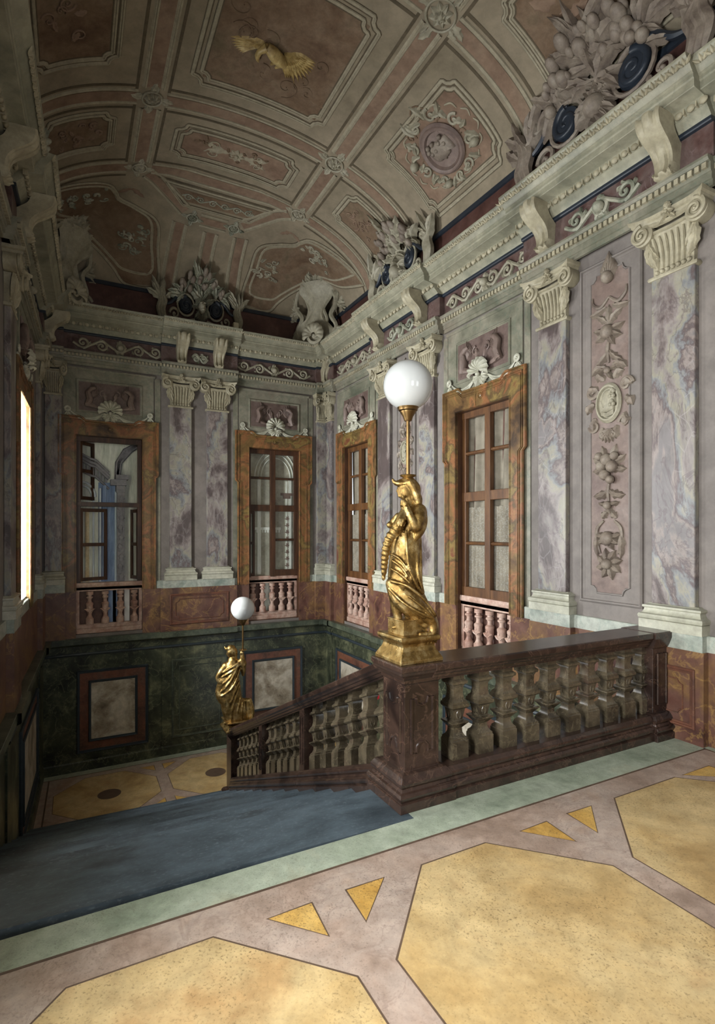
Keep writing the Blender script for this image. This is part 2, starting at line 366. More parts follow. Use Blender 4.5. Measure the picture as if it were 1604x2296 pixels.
# ================================================================== STRUCTURE
def wall(name, F, u0, u1, z0, z1, holes, mat, label, depth=0.12):
    us = sorted({u0, u1, *[h[i] for h in holes for i in (0, 1)]}); zs = sorted({z0, z1, *[h[i] for h in holes for i in (2, 3)]})
    mb = MB()
    for a, b in zip(us, us[1:]):
        for c, d in zip(zs, zs[1:]):
            if any(h[0] <= (a+b)/2 <= h[1] and h[2] <= (c+d)/2 <= h[3] for h in holes): continue
            mb.face([(a, 0, c), (b, 0, c), (b, 0, d), (a, 0, d)])
    mb.box(u0, u1, -0.75, -0.72, z0, z1) if not any(h[4] > .3 for h in holes) else None
    o = mb.mesh(name, mat, recalc=False)
    # faces must look into the room (+n)
    o.flip_normals() if o.polygons and o.polygons[0].normal.y < 0 else None
    ob = put(name, o, None, F); structure(ob, label)
    for h in holes:
        r = MB(); a, b, c, d, dp = h[:5]
        r.face([(a, 0, c), (a, -dp, c), (a, -dp, d), (a, 0, d)]); r.face([(b, 0, c), (b, 0, d), (b, -dp, d), (b, -dp, c)])
        r.face([(a, 0, d), (a, -dp, d), (b, -dp, d), (b, 0, d)]); r.face([(a, 0, c), (b, 0, c), (b, -dp, c), (a, -dp, c)])
        me = r.mesh('reveal', h[5], recalc=False)
        put('reveal', me, ob)
    return ob
RW = [5.19, 8.55]                    # window centres, right wall (u = Y)
BW = [-0.55, -3.39]                  # back wall (u = -X)
HW, SILL, TOP = 0.50, 0.87, 3.27
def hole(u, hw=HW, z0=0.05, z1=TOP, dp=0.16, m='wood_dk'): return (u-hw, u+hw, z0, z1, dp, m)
ZT = 5.72
wr = wall('wall_right', FR, YF, YB, -4.4, ZT, [hole(u) for u in RW], 'lavender', 'lavender painted right wall with marble pilasters and blind windows')
wb = wall('wall_back', FB, -XR, 0.5, -4.4, ZT, [hole(BW[0], dp=0.38, m='wood_dk'), hole(BW[1], dp=0.22)], 'lavender', 'lavender painted end wall above the middle landing')
wl = wall('wall_left', FL, -YB-0.05, -YF+0.1, -4.4, ZT, [(u-w/2, u+w/2, 0.9, 3.3, 0.45, 'cream') for u, w in LWIN], 'lavender', 'shadowed left wall with tall windows letting in daylight')
wf = wall('wall_front', FF, xl(YF)-0.1, XR, -0.1, ZT+1.3, [(u-w/2, u+w/2, 0.9, 3.3, 0.45, 'lavender') for u, w in FWIN], 'lavender', 'lavender wall with windows behind the viewer')

# ---- the vault: cloister vault with elliptic section
ZS, RISE, CB = 5.70, 1.20, 2.40
def svault(p, q, h=0.0):
    """p: arc coordinate across (0 at the crown, +-pi at the springs), q: Y, bent into arc length near the back wall; h: distance below the surface"""
    def pt(p, q):
        ph = PI/2+p/2
        if q <= YB-CB: y = q; zb = 99
        else:
            ps = max(0.0, PI/2-(q-(YB-CB))/CB); y = YB-CB*(1-cos(ps)); zb = ZS+RISE*sin(ps)
        a = xl(y); xc, hw = (XR+a)/2, (XR-a)/2
        x = xc-hw*cos(ph); return Vector((x, y, min(ZS+RISE*sin(ph), zb)))
    c = pt(p, q)
    if not h: return c
    e = 0.01
    n = (pt(p+e, q)-pt(p-e, q)).cross(pt(p, q+e)-pt(p, q-e))
    n = n.normalized() if n.length > 1e-9 else Vector((0, 0, 1))
    if n.z > 0: n = -n
    return c+n*h
def pq(x, y):
    a = xl(y); xc, hw = (XR+a)/2, (XR-a)/2
    ph = math.acos(max(-1, min(1, (xc-x)/hw)))
    q = y if y <= YB-CB else YB-CB+CB*(PI/2-math.acos(max(-1, min(1, 1-(YB-y)/CB))))
    return ((ph-PI/2)*2, q)
QB = YB-CB+CB*PI/2
NV = 28
ths = [PI*i/(2*NV) for i in range(2*NV+1)]
qs = [YF+(YB-CB-YF)*i/24 for i in range(24)]+[YB-CB+CB*PI/2*j/NV for j in range(NV+1)]
mb = MB()
for q in qs:
    for th in ths: mb.v.append(svault((th-PI/2)*2, q))
nw = len(ths)
for i in range(len(qs)-1):
    for j in range(nw-1):
        a = i*nw+j; b = a+1; c = a+nw+1; d = a+nw
        if i < 24: mb.f.append((a, b, c, d))
        elif j < NV: mb.f += [(a, b, d), (b, c, d)]
        else: mb.f += [(a, b, c), (a, c, d)]
ce = structure(mb.build('ceiling', 'vault', smooth=0.5), 'painted plaster vault with framed trompe l\'oeil panels')

def vmap(x0, y0, s=1.0, rot=0.0):
    """ornament (u, v, h) placed on the vault about the point (x0, y0); v runs away from the camera"""
    p0, q0 = pq(x0, y0); cr, sr = cos(rot), sin(rot)
    st = lambda pp: (svault(pp+.01, q0)-svault(pp-.01, q0)).length/.02
    k = 1/max(st(p0), 0.35)
    return lambda p: svault(p0+k*s*(p[0]*cr-p[1]*sr), q0+s*(p[0]*sr+p[1]*cr), 0.004+p[2]*s)
def vline(mb, pts, prof, closed=False, k=10, smooth=False):
    """moulding of cross-section prof [(side, height)...] along a polyline of (x, y) laid on the vault"""
    P = [pq(*p) for p in pts]
    if smooth: P = crom(P+[P[0]] if closed else P, k)
    else:
        Q = []; m = len(P)
        for i in range(m if closed else m-1):
            a, b = P[i], P[(i+1) % m]
            for j in range(k): Q.append((a[0]+(b[0]-a[0])*j/k, a[1]+(b[1]-a[1])*j/k))
        Q.append(P[0] if closed else P[-1]); P = Q
    pts3 = [svault(*p) for p in P]; m = len(P); rings = []
    for i in range(m):
        if closed: t = pts3[(i+1) % (m-1)]-pts3[(i-1) % (m-1)]
        else: t = pts3[min(i+1, m-1)]-pts3[max(i-1, 0)]
        n = svault(P[i][0], P[i][1], 0.1)-pts3[i]
        sd = t.cross(n)
        if sd.length < 1e-9: continue
        sd.normalize(); n.normalize()
        rings.append([pts3[i]+sd*a+n*h for a, h in prof])
    return mb.loft(rings, False, False)
def vpatch(pts, h=0.006, grid=10):
    """field covering a four-sided piece of the vault, corners (x, y) in order"""
    P = [pq(*p) for p in pts]; mb = MB(); g = grid
    for i in range(g+1):
        for j in range(g+1):
            a, b = i/g, j/g
            x = [(1-a)*(1-b)*P[0][k]+a*(1-b)*P[1][k]+a*b*P[2][k]+(1-a)*b*P[3][k] for k in (0, 1)]
            mb.v.append(svault(x[0], x[1], h))
    for i in range(g):
        for j in range(g):
            a = i*(g+1)+j; mb.f.append((a, a+1, a+g+2, a+g+1))
    return mb
def vpoly(pts, h=0.006, k=6):
    """field bounded by any star-shaped outline (x, y), fanned from its middle"""
    P = [pq(*p) for p in pts]; Q = []
    for i in range(len(P)):
        a, b = P[i], P[(i+1) % len(P)]
        for j in range(k): Q.append((a[0]+(b[0]-a[0])*j/k, a[1]+(b[1]-a[1])*j/k))
    c = (sum(p[0] for p in Q)/len(Q), sum(p[1] for p in Q)/len(Q)); mb = MB(); g = 8; n = len(Q)
    mb.v.append(svault(c[0], c[1], h))
    for i in range(1, g+1):
        for p in Q: mb.v.append(svault(c[0]+(p[0]-c[0])*i/g, c[1]+(p[1]-c[1])*i/g, h))
    for j in range(n): mb.f.append((0, 1+j, 1+(j+1) % n))
    for i in range(g-1):
        for j in range(n): mb.f.append((1+i*n+j, 1+(i+1)*n+j, 1+(i+1)*n+(j+1) % n, 1+i*n+(j+1) % n))
    return mb
LT = [(-.028, 0), (-.022, .016), (-.004, .020), (.0, .010), (.012, .010), (.018, .004), (.026, 0)]
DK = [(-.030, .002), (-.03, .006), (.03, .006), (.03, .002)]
WD = [(-.075, .003), (-.075, .006), (.075, .006), (.075, .003)]
def rect(x0, x1, y0, y1, r=0.0):
    if not r: return [(x0, y0), (x1, y0), (x1, y1), (x0, y1)]
    P = []
    for cx, cy, a in ((x1-r, y0+r, -90), (x1-r, y1-r, 0), (x0+r, y1-r, 90), (x0+r, y0+r, 180)):
        P += [(cx+r*cos(math.radians(a+t)), cy+r*sin(math.radians(a+t))) for t in (0, 30, 60, 90)]
    return P
def vframe(kind, pts, field=None, k=8, smooth=False, h=0.006):
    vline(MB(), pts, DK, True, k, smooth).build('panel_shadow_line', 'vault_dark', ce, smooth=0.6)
    vline(MB(), pts, LT, True, k, smooth).build('panel_moulding', 'vault_light', ce, smooth=0.6)
# panel fields first, then mouldings
XA, XBn = 0.82, 3.18            # the two lengthwise bands
for x in (XA, XBn):             # lengthwise bands
    for y0, y1 in ((1.2, 4.13), (4.43, 6.53), (6.87, 7.90)):
        vline(MB(), [(x, y0), (x, y1)], WD, k=12).build('band_field', 'vault_pink', ce)
        for d in (-.10, .10):
            vline(MB(), [(x+d, y0), (x+d, y1)], LT, k=12).build('band_moulding', 'vault_light', ce, smooth=0.6)
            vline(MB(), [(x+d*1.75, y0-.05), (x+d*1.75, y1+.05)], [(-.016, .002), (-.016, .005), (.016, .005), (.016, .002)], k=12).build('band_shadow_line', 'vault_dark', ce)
for y in (4.28, 6.70, 8.04):    # bands across the vault
    for xa, xb in ((xl(y)+.02, .66), (.98, 3.02), (3.34, 4.48)):
        vline(MB(), [(xa, y), (xb, y)], WD, k=20).build('band_field', 'vault_pink', ce)
        for d in (-.10, .10):
            vline(MB(), [(xa, y+d), (xb, y+d)], LT, k=20).build('band_moulding', 'vault_light', ce, smooth=0.6)
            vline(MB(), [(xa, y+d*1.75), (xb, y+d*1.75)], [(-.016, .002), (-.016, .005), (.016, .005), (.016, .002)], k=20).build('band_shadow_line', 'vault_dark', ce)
# slanting bands of the end bay and the ribs that come down to the end wall
for a, b in (((.95, 8.16), (1.56, 8.70)), ((3.07, 8.16), (2.46, 8.70)), ((1.80, 8.79), (2.22, 8.79)), ((1.52, 8.93), (1.44, 9.80)), ((2.50, 8.93), (2.56, 9.80)), ((2.01, 8.97), (2.01, 9.80))):
    vline(MB(), [a, b], [(-.06, .003), (-.06, .006), (.06, .006), (.06, .003)], k=10).build('band_field', 'vault_pink', ce)
    dx, dy = b[0]-a[0], b[1]-a[1]; l = math.hypot(dx, dy); nx, ny = -dy/l, dx/l
    for d in (-.10, .10):
        vline(MB(), [(a[0]+nx*d, a[1]+ny*d), (b[0]+nx*d, b[1]+ny*d)], LT, k=10).build('band_moulding', 'vault_light', ce, smooth=0.6)
def ears(x0, x1, y0, y1, r=.09):   # framed field with scooped corners
    P = []
    for cx, cy, a in ((x1, y0, 180), (x1, y1, 270), (x0, y1, 0), (x0, y0, 90)):
        P += [(cx+r*cos(math.radians(a-t)), cy+r*sin(math.radians(a-t))) for t in (0, 30, 60, 90)]
    return P
def panel(x0, x1, y0, y1, gap=.10, r=.09, mat='vault_field', grid=12):
    vpatch(rect(x0+.02, x1-.02, y0+.02, y1-.02), 0.004, grid).build('panel_field', mat, ce, smooth=0.5)
    vframe('inner', ears(x0, x1, y0, y1, r)); vframe('outer', ears(x0-gap, x1+gap, y0-gap, y1+gap, r*1.2))
panel(1.28, 2.70, 4.78, 6.24, .09, .10)                 # the eagle's field
panel(1.28, 2.70, 2.2, 3.85, .09, .10)
panel(1.26, 2.74, 7.12, 7.62, .08, .10, 'vault_pink')   # oblong field
panel(-.30, 0.36, 4.75, 6.16, .06, .08); panel(-.28, 0.40, 7.02, 7.58, .05, .08)
panel(3.62, 4.36, 4.74, 6.02, .055, .08, 'vault_pink')  # medallion field on the right
panel(3.62, 4.38, 7.02, 7.60, .05, .08); panel(3.60, 4.36, 2.4, 3.85, .055, .08)
# trapezium with scrolls
tz = [(1.36, 8.33), (2.70, 8.33), (2.50, 8.53), (1.54, 8.53)]
vpoly(tz, 0.005).build('panel_field', 'vault_field', ce, smooth=0.5); vframe('t', [(1.2, 8.26), (2.84, 8.26), (2.54, 8.60), (1.50, 8.60)])
tw = running(MB(), -.56, .56, -.09, .09, .20, .010, 5).mapped(vmap(2.02, 8.43))
tw.build('scroll_ornament', 'leafy', ce, smooth=0.8)
# curved corner fields of the end bay
LPo = [(-.44, 8.18), (.0, 8.30), (.42, 8.42), (.56, 8.62), (.62, 8.78), (.88, 8.86), (1.18, 9.02), (1.24, 9.40), (1.27, 9.78), (.80, 9.80), (.60, 9.72), (.40, 9.60), (.10, 9.40), (-.10, 9.10), (-.30, 8.80)]
RPo = [(4.44, 8.18), (4.02, 8.30), (3.60, 8.42), (3.46, 8.62), (3.40, 8.78), (3.14, 8.86), (2.84, 9.02), (2.80, 9.40), (2.77, 9.78), (3.24, 9.80), (3.44, 9.72), (3.64, 9.60), (3.92, 9.40), (4.12, 9.10), (4.32, 8.80)]
for P in (LPo, RPo):
    vpoly(P, 0.006, 4).build('panel_field', 'vault_field', ce, smooth=0.5)
    vframe('corner', P, None, 5, True)
    c = (sum(p[0] for p in P)/len(P), sum(p[1] for p in P)/len(P))
    vframe('corner', [(c[0]+(p[0]-c[0])*.86, c[1]+(p[1]-c[1])*.88) for p in P], None, 5, True)
def vorn(x, y, w, h, seed, n, mat='vault_light', rw=.012, rot=0.0, name='scroll_ornament'):
    return swirl_field(MB(), w, h, seed, n, rw).mapped(vmap(x, y, 1, rot)).build(name, mat, ce, smooth=0.8)
vorn(.90, 9.35, .5, .8, 3, 22, 'leafy', .018); vorn(.12, 8.75, .8, .5, 4, 18, 'leafy', .016)
vorn(3.10, 9.35, .5, .8, 6, 24, 'stucco', .018); vorn(3.80, 8.75, .7, .5, 7, 20, 'stucco', .018)
for x, y in ((.66, 8.55), (3.38, 8.55)):
    leaf(leaf(MB(), (0, 0), .6, .3, .05, .012), (0, 0), 2.6, .3, .05, .012).mapped(vmap(x+.1*(1 if x < 2 else -1), y, .8)).build('scroll_ornament', 'vault_pink', ce, smooth=0.8)
for i, (x, y, w, h, s) in enumerate(((2.0, 7.37, 1.15, .34, 11), (.05, 7.30, .55, .4, 12), (4.0, 7.31, .7, .4, 13), (0.0, 5.45, .6, 1.1, 14), (4.0, 3.1, .8, 1.2, 15))):
    vorn(x, y, w, h, s, 18, 'vault_pink' if i != 0 else 'vault_field', .013)
for s in (-1, 1):
    spiral(spiral(leaf(leaf(MB(), (s*.1, 0), PI/2-s*PI/2, .35, .05, .014, .5), (s*.1, 0), PI/2-s*PI/2, .35, .05, .014, -.5), (s*.3, .08), .08, 1.2, PI, s, .012), (s*.3, -.08), .08, 1.2, PI, -s, .012).mapped(vmap(2.0, 7.37)).build('scroll_ornament', 'vault_light', ce, smooth=0.8)
flower(MB(), (0, 0), .12, 8, .02).mapped(vmap(2.0, 7.37)).build('rosette', 'vault_light', ce, smooth=0.8)
vorn(2.0, 5.5, 1.2, 1.25, 16, 16, 'vault_field', .008)
vorn(4.0, 5.38, .95, 1.15, 17, 10, 'vault_field', .012)
for x, y, r in ((XA, 6.70, .15), (XBn, 6.70, .16), (XA, 8.04, .13), (XBn, 8.04, .14), (1.68, 8.79, .11), (2.34, 8.79, .11), (XBn, 4.28, .2), (XA, 4.28, .2)):
    m = MB(); flower(m, (0, 0), r*.62, 8, .03); flower(m, (0, 0), r*.36, 6, .045)
    m.tube([(r*.75*cos(a*PI/12), r*.75*sin(a*PI/12), .008) for a in range(25)], .012, 6)
    for k in range(4):
        leaf(m, (r*.7*cos(k*PI/2), r*.7*sin(k*PI/2)), k*PI/2, r*1.0, r*.22, .02, .5); leaf(m, (r*.7*cos(k*PI/2+.3), r*.7*sin(k*PI/2+.3)), k*PI/2+.5, r*.7, r*.16, .02, -.5)
    m.mapped(vmap(x, y)).build('rosette', 'leafy' if y > 8.5 else 'stucco', ce, smooth=0.8)
# attic strip and dark fillet above the cornice
for F, u0, u1, par in ((FR, YF, YB, wr), (FB, -XR, .5, wb), (FL, -YB, -YF, wl)):
    MB().box(u0, u1, 0.0, 0.02, 5.2, 5.80).build('attic_band', 'attic', par)
    MB().box(u0, u1, 0.02, 0.05, 5.77, 5.83).build('attic_fillet', 'ink', par)

# ---- entablature
RESS = {'R': [(2.42, 4.42), (5.96, 7.88), (9.33, YB)], 'B': [(-XR, -4.22), (-2.66, -1.34), (0.12, 0.5)], 'L': [(-9.83, -9.1), (-6.75, -5.9), (-3.1, -1.2)]}
def path(u0, u1, res, off=0.075):
    P = [(u0, 0.0)]
    for a, b in res:
        a, b = max(a, u0), min(b, u1)
        if a <= u0: P = [(u0, off)]
        else: P += [(a, 0.0), (a+.001, off)]
        if b < u1: P += [(b, off), (b+.001, 0.0)]
        else: P += [(u1, off)]
    if P[-1][0] < u1: P.append((u1, 0.0))
    return P
def offat(P, u):
    for (a, o), (b, o2) in zip(P, P[1:]):
        if a <= u <= b: return o
    return 0.0
def sweep(P, prof): return MB().loft([[(u, o+n, z) for n, z in prof] for u, o in P], False, False)
ENT = {}
trims = {}
for key, F, u0, u1, lab in (('R', FR, YF, YB-.02, 'grey green marble cornice with brackets along the right wall'), ('B', FB, -XR+.02, .5, 'grey green marble cornice across the end wall'), ('L', FL, -YB+.02, -YF, 'shadowed cornice along the left wall')):
    P = path(u0, u1, RESS[key]); ENT[key] = P
    t = sweep(P, [(.0, 4.935), (.05, 4.935), (.06, 4.95), (.085, 4.975), (.11, 5.0), (.11, 5.01), (.15, 5.05), (.16, 5.055), (.27, 5.07), (.275, 5.075), (.275, 5.13), (.285, 5.14), (.285, 5.165), (.30, 5.175), (.30, 5.18), (0, 5.18)]).build('trim_%d' % (len(trims)+1), 'cornice', None, F, smooth=0.4)
    structure(t, lab); trims[key] = t
    sweep(P, [(0, 5.17), (.30, 5.18), (.315, 5.195), (.33, 5.22), (.365, 5.245), (.38, 5.262), (.385, 5.275), (.385, 5.285), (0, 5.32)]).build('crown_moulding', 'cornice', t, smooth=0.5)
    sweep(P, [(0, 4.40), (.03, 4.40), (.03, 4.445), (.045, 4.45), (.045, 4.50), (.055, 4.505), (.06, 4.52), (.06, 4.575), (.085, 4.58), (.10, 4.60), (.10, 4.62), (0, 4.625)]).build('architrave', 'grey_green', t, smooth=0.4)
    sweep(P, [(.02, 4.61), (.02, 4.91)]).build('frieze', 'frieze', t)
    sweep(P, [(0, 4.895), (.05, 4.90), (.055, 4.91), (.055, 4.93), (.05, 4.94), (0, 4.94)]).build('dark_fillet', 'ink', t)
    lo = {'R': 2.0, 'B': u0, 'L': u0}[key]; hi = {'R': u1, 'B': u1, 'L': -4.6}[key]
    den, egg, aca = MB(), MB(), MB(); u = lo; i = 0
    while u < hi:
        o = offat(P, u); den.box(u, u+.034, o+.055, o+.088, 4.528, 4.572); u += .055
    u = lo+.05
    while u < hi-.02:
        o = offat(P, u)
        egg.ball((u, o+.132, 5.03), .034, 8, 5, 1.0, .7, .9); egg.box(u+.043, u+.053, o+.11, o+.15, 5.005, 5.055); u += .096
    u = lo+.04
    while u < hi-.02:
        o = offat(P, u); w = MB()
        for a in (-.45, 0, .45): leaf(w, (a*.03, -.02), PI/2-a*1.3, .085, .014, .012, 0, 1, 4)
        aca.add(w, lambda p, u=u, o=o: (u+p[0], o+.352+p[1]*.42+p[2], 5.228+p[1]*.55-p[2]*.4)); u += .082
    den.build('dentil_row', 'capital', t, kind='stuff'); egg.build('egg_moulding', 'capital', t, smooth=0.7, kind='stuff'); aca.build('acanthus_moulding', 'capital', t, smooth=0.8, kind='stuff')
# painted scroll ornament of the frieze, bay by bay
for key, spans in (('R', [(2.62, 2.66), (3.0, 3.86), (4.32, 5.9), (6.52, 7.32), (7.78, 9.3), (9.62, 9.7), (1.0, 2.5)]), ('B', [(-4.14, -2.62), (-2.15, -1.82), (-1.42, .02)]), ('L', [(-9.0, -6.9)])):
    for j, (a, b) in enumerate(spans):
        if b-a < .2: continue
        m = running(MB(), a+.03, b-.03, -.135, .135, .27, .020, 20+j)
        c = (a+b)/2
        if b-a > .7:
            m.ball((c, 0, .03), .055, 10, 6); leaf(m, (c, .04), PI/2, .09, .04, .03); leaf(m, (c, -.03), -PI/2-.5, .1, .04, .03); leaf(m, (c, -.03), -PI/2+.5, .1, .04, .03)
        o = offat(ENT[key], c)
        m.mapped(lambda p, o=o: (p[0], o+.022+p[2]*1.2, 4.757+p[1])).build('frieze_scrollwork', 'leafy' if j % 2 else 'stucco', trims[key], smooth=0.8)

# ---- console brackets
def console_mesh():
    fr = crom([(.335, 5.06), (.34, 5.02), (.315, 4.955), (.25, 4.90), (.18, 4.85), (.135, 4.79), (.12, 4.72), (.13, 4.665), (.145, 4.64), (.125, 4.622)], 4)
    m = MB(); rings = []; k = len(fr)
    for i, (n, z) in enumerate(fr):
        t = i/(k-1); hw = .105-.04*t; ridge = .018
        pr = [(-1, 0, -.12), (-1, 1, 0), (-.8, 1, ridge), (-.62, 1, 0), (-.45, 1, -.006), (-.28, 1, ridge*1.1), (0, 1, ridge*1.4), (.28, 1, ridge*1.1), (.45, 1, -.006), (.62, 1, 0), (.8, 1, ridge), (1, 1, 0), (1, 0, -.12)]
        rings.append([(hw*a, (n+c if b else max(0.0, n-.20)), z+(c*.5 if b else -.0)) for a, b, c in pr])
    m.loft(rings)
    for s in (-1, 1):
        spiral(m2 := MB(), (0, 0), .032, 1.3, 0, 1, .011, 14)
        m.add(m2, lambda p, s=s: (s*(.066+p[2]*.4), .128+p[0], 4.648+p[1]))
    return m
CONS = console_mesh().mesh('bracket', 'capital', 0.7)
def consoles(F, key, items):
    for u, lab in items:
        o = D.objects.new('console_bracket', CONS); COL.objects.link(o); o.matrix_world = F @ T((u, offat(ENT[key], u), 0))
        o['label'] = lab; o['category'] = 'bracket'; o['group'] = 'scrolled brackets under the cornice'
consoles(FR, 'R', [(2.76, 'scrolled stucco bracket of right cornice nearest the viewer'), (4.06, 'scrolled stucco bracket of right cornice above pilaster left of the medallion panel'),
                   (6.33, 'scrolled stucco bracket of right cornice just above the large lamp globe'), (7.52, 'scrolled stucco bracket of right cornice just left of the large lamp globe')])
consoles(FB, 'B', [(-1.67, 'left scrolled bracket of the pair at the middle of the end wall cornice'), (-2.306, 'right scrolled bracket of the pair at the middle of the end wall cornice'),
                   (-4.40, 'scrolled bracket in the corner of end wall and right wall')])
consoles(FL, 'L', [(-6.32, 'shadowed scrolled bracket of the left cornice at the picture edge'), (-9.45, 'scrolled bracket in the dark corner of left wall and end wall')])
consoles(FL, 'L', [(-5.35, 'upper scrolled bracket of the left cornice cut by picture edge')])

# ================================================================== PILASTERS
def capital_mesh():
    m = MB()
    m.rectprof(.188, .05, [(3.865, 0), (3.87, .018), (3.885, .024), (3.90, .018), (3.905, 0)])
    m.rectprof(.172, .045, [(3.90, 0), (4.08, .004), (4.18, .02), (4.25, .04)])
    for i in range(7):
        u = -.135+.045*i
        m.tube([(u*.98, .045, 3.91), (u, .052, 4.05), (u*1.08, .072, 4.16), (u*1.15, .088, 4.22)], [.016, .017, .018, .012], 6)
        m.ball((u*1.02, .055, 3.93), .021, 6, 4)
    for s in (-1, 1):          # hanging leaves and volutes
        for a, ln, w in ((0, .26, .045), (.25*s, .2, .035), (-.22*s, .18, .03)):
            m2 = MB(); leaf(m2, (0, 0), -PI/2+a, ln, w, .03, -.5*s, 3, 8)
            m.add(m2, lambda p, s=s: (s*.195+p[0], .05+.03+p[1]*.12+p[2], 4.20+p[1]))
        m2 = MB(); spiral(m2, (0, 0), .085, 1.75, PI/2, -s, .02, 34, .1, .9, 6)
        m.add(m2, lambda p, s=s: (s*.228+p[0], .125+p[2]*1.2, 4.272+p[1]))
        m2 = MB(); m2.lathe([(.088, 0), (.09, .02), (.09, .11), (.07, .125)], 20)
        m.add(m2, lambda p, s=s: (s*.228+p[0], .005+p[2], 4.272+p[1]))
    m.tube([(-.2, .10, 4.335), (-.1, .105, 4.315), (0, .105, 4.31), (.1, .105, 4.315), (.2, .10, 4.335)], .022, 6)
    m.tube([(-.17, .09, 4.265), (0, .095, 4.255), (.17, .09, 4.265)], .016, 6)
    rings = []
    for z, e in ((4.335, 0), (4.345, .012), (4.365, .014), (4.375, .03), (4.405, .034)):
        pl = [(-.285-e, 0, z)]
        for i in range(13):
            t = -1+2*i/12; pl.append((t*(.285+e), .085+e+.075*t**4, z))
        pl.append((.285+e, 0, z)); rings.append(pl)
    m.loft(rings)
    m2 = MB(); flower(m2, (0, 0), .055, 6, .03); leaf(m2, (0, .02), PI/2, .07, .03, .03); leaf(m2, (-.02, -.02), -PI*.75, .07, .02, .02); leaf(m2, (.02, -.02), -PI*.25, .07, .02, .02)
    m.add(m2, lambda p: (p[0], .125+p[2], 4.365+p[1]))
    return m
def base_mesh():
    return MB().rectprof(.215, .055, [(.875, .055), (.955, .055), (.957, .048), (.965, .058), (.985, .062), (1.0, .056), (1.004, .044), (1.012, .034), (1.035, .024), (1.05, .022), (1.052, .030), (1.06, .036), (1.075, .034), (1.08, .014), (1.095, -.005)])
PIL = {'capital': capital_mesh().mesh('capital', 'capital', 0.8), 'base': base_mesh().mesh('base', 'cream', 0.5),
       'shaft': MB().box(-.185, .185, 0, .06, 1.09, 3.88).mesh('shaft', 'purple'),
       'plinth': MB().rectprof(.245, .075, [(.745, .02), (.872, .02), (.878, .014)]).mesh('plinth', 'pale_green')}
PED = {True: MB().rectprof(.25, .072, [(.0, .025), (.745, .025)]).mesh('pedestal', 'red'),
       False: None}
def pilaster(F, u, label, group, sx=1.0, ped=True):
    t = thing('pilaster', label, 'pilaster', F @ T((u, 0, 0)) @ Matrix.Diagonal((sx, 1, 1, 1)), group)
    for k in ('capital', 'shaft', 'base', 'plinth'):
        o = put(k, PIL[k], t)
        if k == 'shaft': o.modifiers.new('bevel', 'BEVEL').width = .006
    if ped: put('pedestal', PED[True], t)
    return t
GR = 'purple marble pilasters with ionic capitals'
pilaster(FR, 2.77, 'broad purple marble pilaster nearest the viewer, rising above the railing end', GR)
pilaster(FR, 4.06, 'purple marble pilaster between the large medallion panel and the nearer curtained window', GR)
pilaster(FR, 6.33, 'purple marble pilaster behind the large lamp globe, right one', GR)
pilaster(FR, 7.52, 'purple marble pilaster just left of the large lamp pole', GR)
pilaster(FR, 9.62, 'narrow purple marble pilaster on right wall in the far corner', GR, .62)
pilaster(FB, -4.36, 'narrow purple marble pilaster on end wall beside the right corner', GR, .55)
pilaster(FB, -2.306, 'right pilaster of the coupled pair on the end wall', GR, 1, False)
pilaster(FB, -1.67, 'left pilaster of the coupled pair on the end wall', GR, 1, False)
pilaster(FB, 0.27, 'shadowed pilaster on end wall in the left corner', GR, .62)
pilaster(FL, -9.25, 'shadowed pilaster on left wall next to the far corner', GR, .8)
pilaster(FL, -6.32, 'dark pilaster at the left picture edge beside the bright window', GR)
MB().rectprof(.64, .085, [(.0, .02), (.745, .02)], -1.99).build('pedestal', 'red', wb)
MB().rectprof(.62, .09, [(.745, .0), (.872, .0), (.878, -.006)], -1.99).build('plinth', 'pale_green', wb)
# bands of pale marble at the foot of the walls and painted red dado
for F, par, u0, u1, holes in ((FR, wr, -3, YB, RW), (FB, wb, -XR, .5, BW), (FL, wl, -YB, 3, [])):
    cuts = sorted(holes); seg = []; a = u0
    for h in cuts: seg.append((a, h-.72)); a = h+.72
    seg.append((a, u1))
    for a, b in seg:
        if b-a < .02: continue
        MB().rectprof((b-a)/2, .035, [(.745, 0), (.868, 0), (.875, -.006)], (a+b)/2).build('plinth_band', 'pale_green', par)
        MB().box(a-(.22 if a > u0 else 0), b+(.22 if b < u1 else 0), 0, .03, .0, .745).build('dado', 'red', par)
def mframe(u0, u1, z0, z1, n, w=.03, h=.02, prof=None):
    """moulded rectangular frame lying on a wall"""
    m = MB(); pr = prof or [(0, 0), (0, h*.6), (w*.25, h), (w*.5, h*.9), (w*.6, h*.45), (w, h*.4), (w, 0)]
    return m.loft([[(a, n+hh, b) for a, b, hh in [((u0+d), z0+d, hh) for d, hh in pr]], [(u1-d, n+hh, z0+d) for d, hh in pr], [(u1-d, n+hh, z1-d) for d, hh in pr], [(u0+d, n+hh, z1-d) for d, hh in pr], [(u0+d, n+hh, z0+d) for d, hh in pr]], False, False)
def lobed(u0, u1, z0, z1, r, up=True, dn=True):
    c = []
    for cx, cy, a0 in ((u1, z0, 180), (u1, z1, 270), (u0, z1, 0), (u0, z0, 90)):
        c += [(cx+r*cos(math.radians(a0-t)), cy+r*sin(math.radians(a0-t))) for t in (0, 30, 60, 90)]
    return c
def pline(pts, n, r=.008, closed=True):
    P = [(a, n, b) for a, b in pts]
    if closed: P = P+[P[0]]
    return MB().tube(P, r, 6, False)
for a, b, n in ((2.58, 2.74, .10), (4.36, 4.46, .032), (3.13, 3.74, .032), (6.7, 7.15, .032)):
    if b-a < .3: continue
    mframe(a, b, .12, .62, n).build('dado_moulding', 'rust', wr, smooth=0.5)
mframe(2.56, 3.0, .12, .60, .098, .04, .018).build('dado_moulding', 'rust', wr, smooth=0.5)
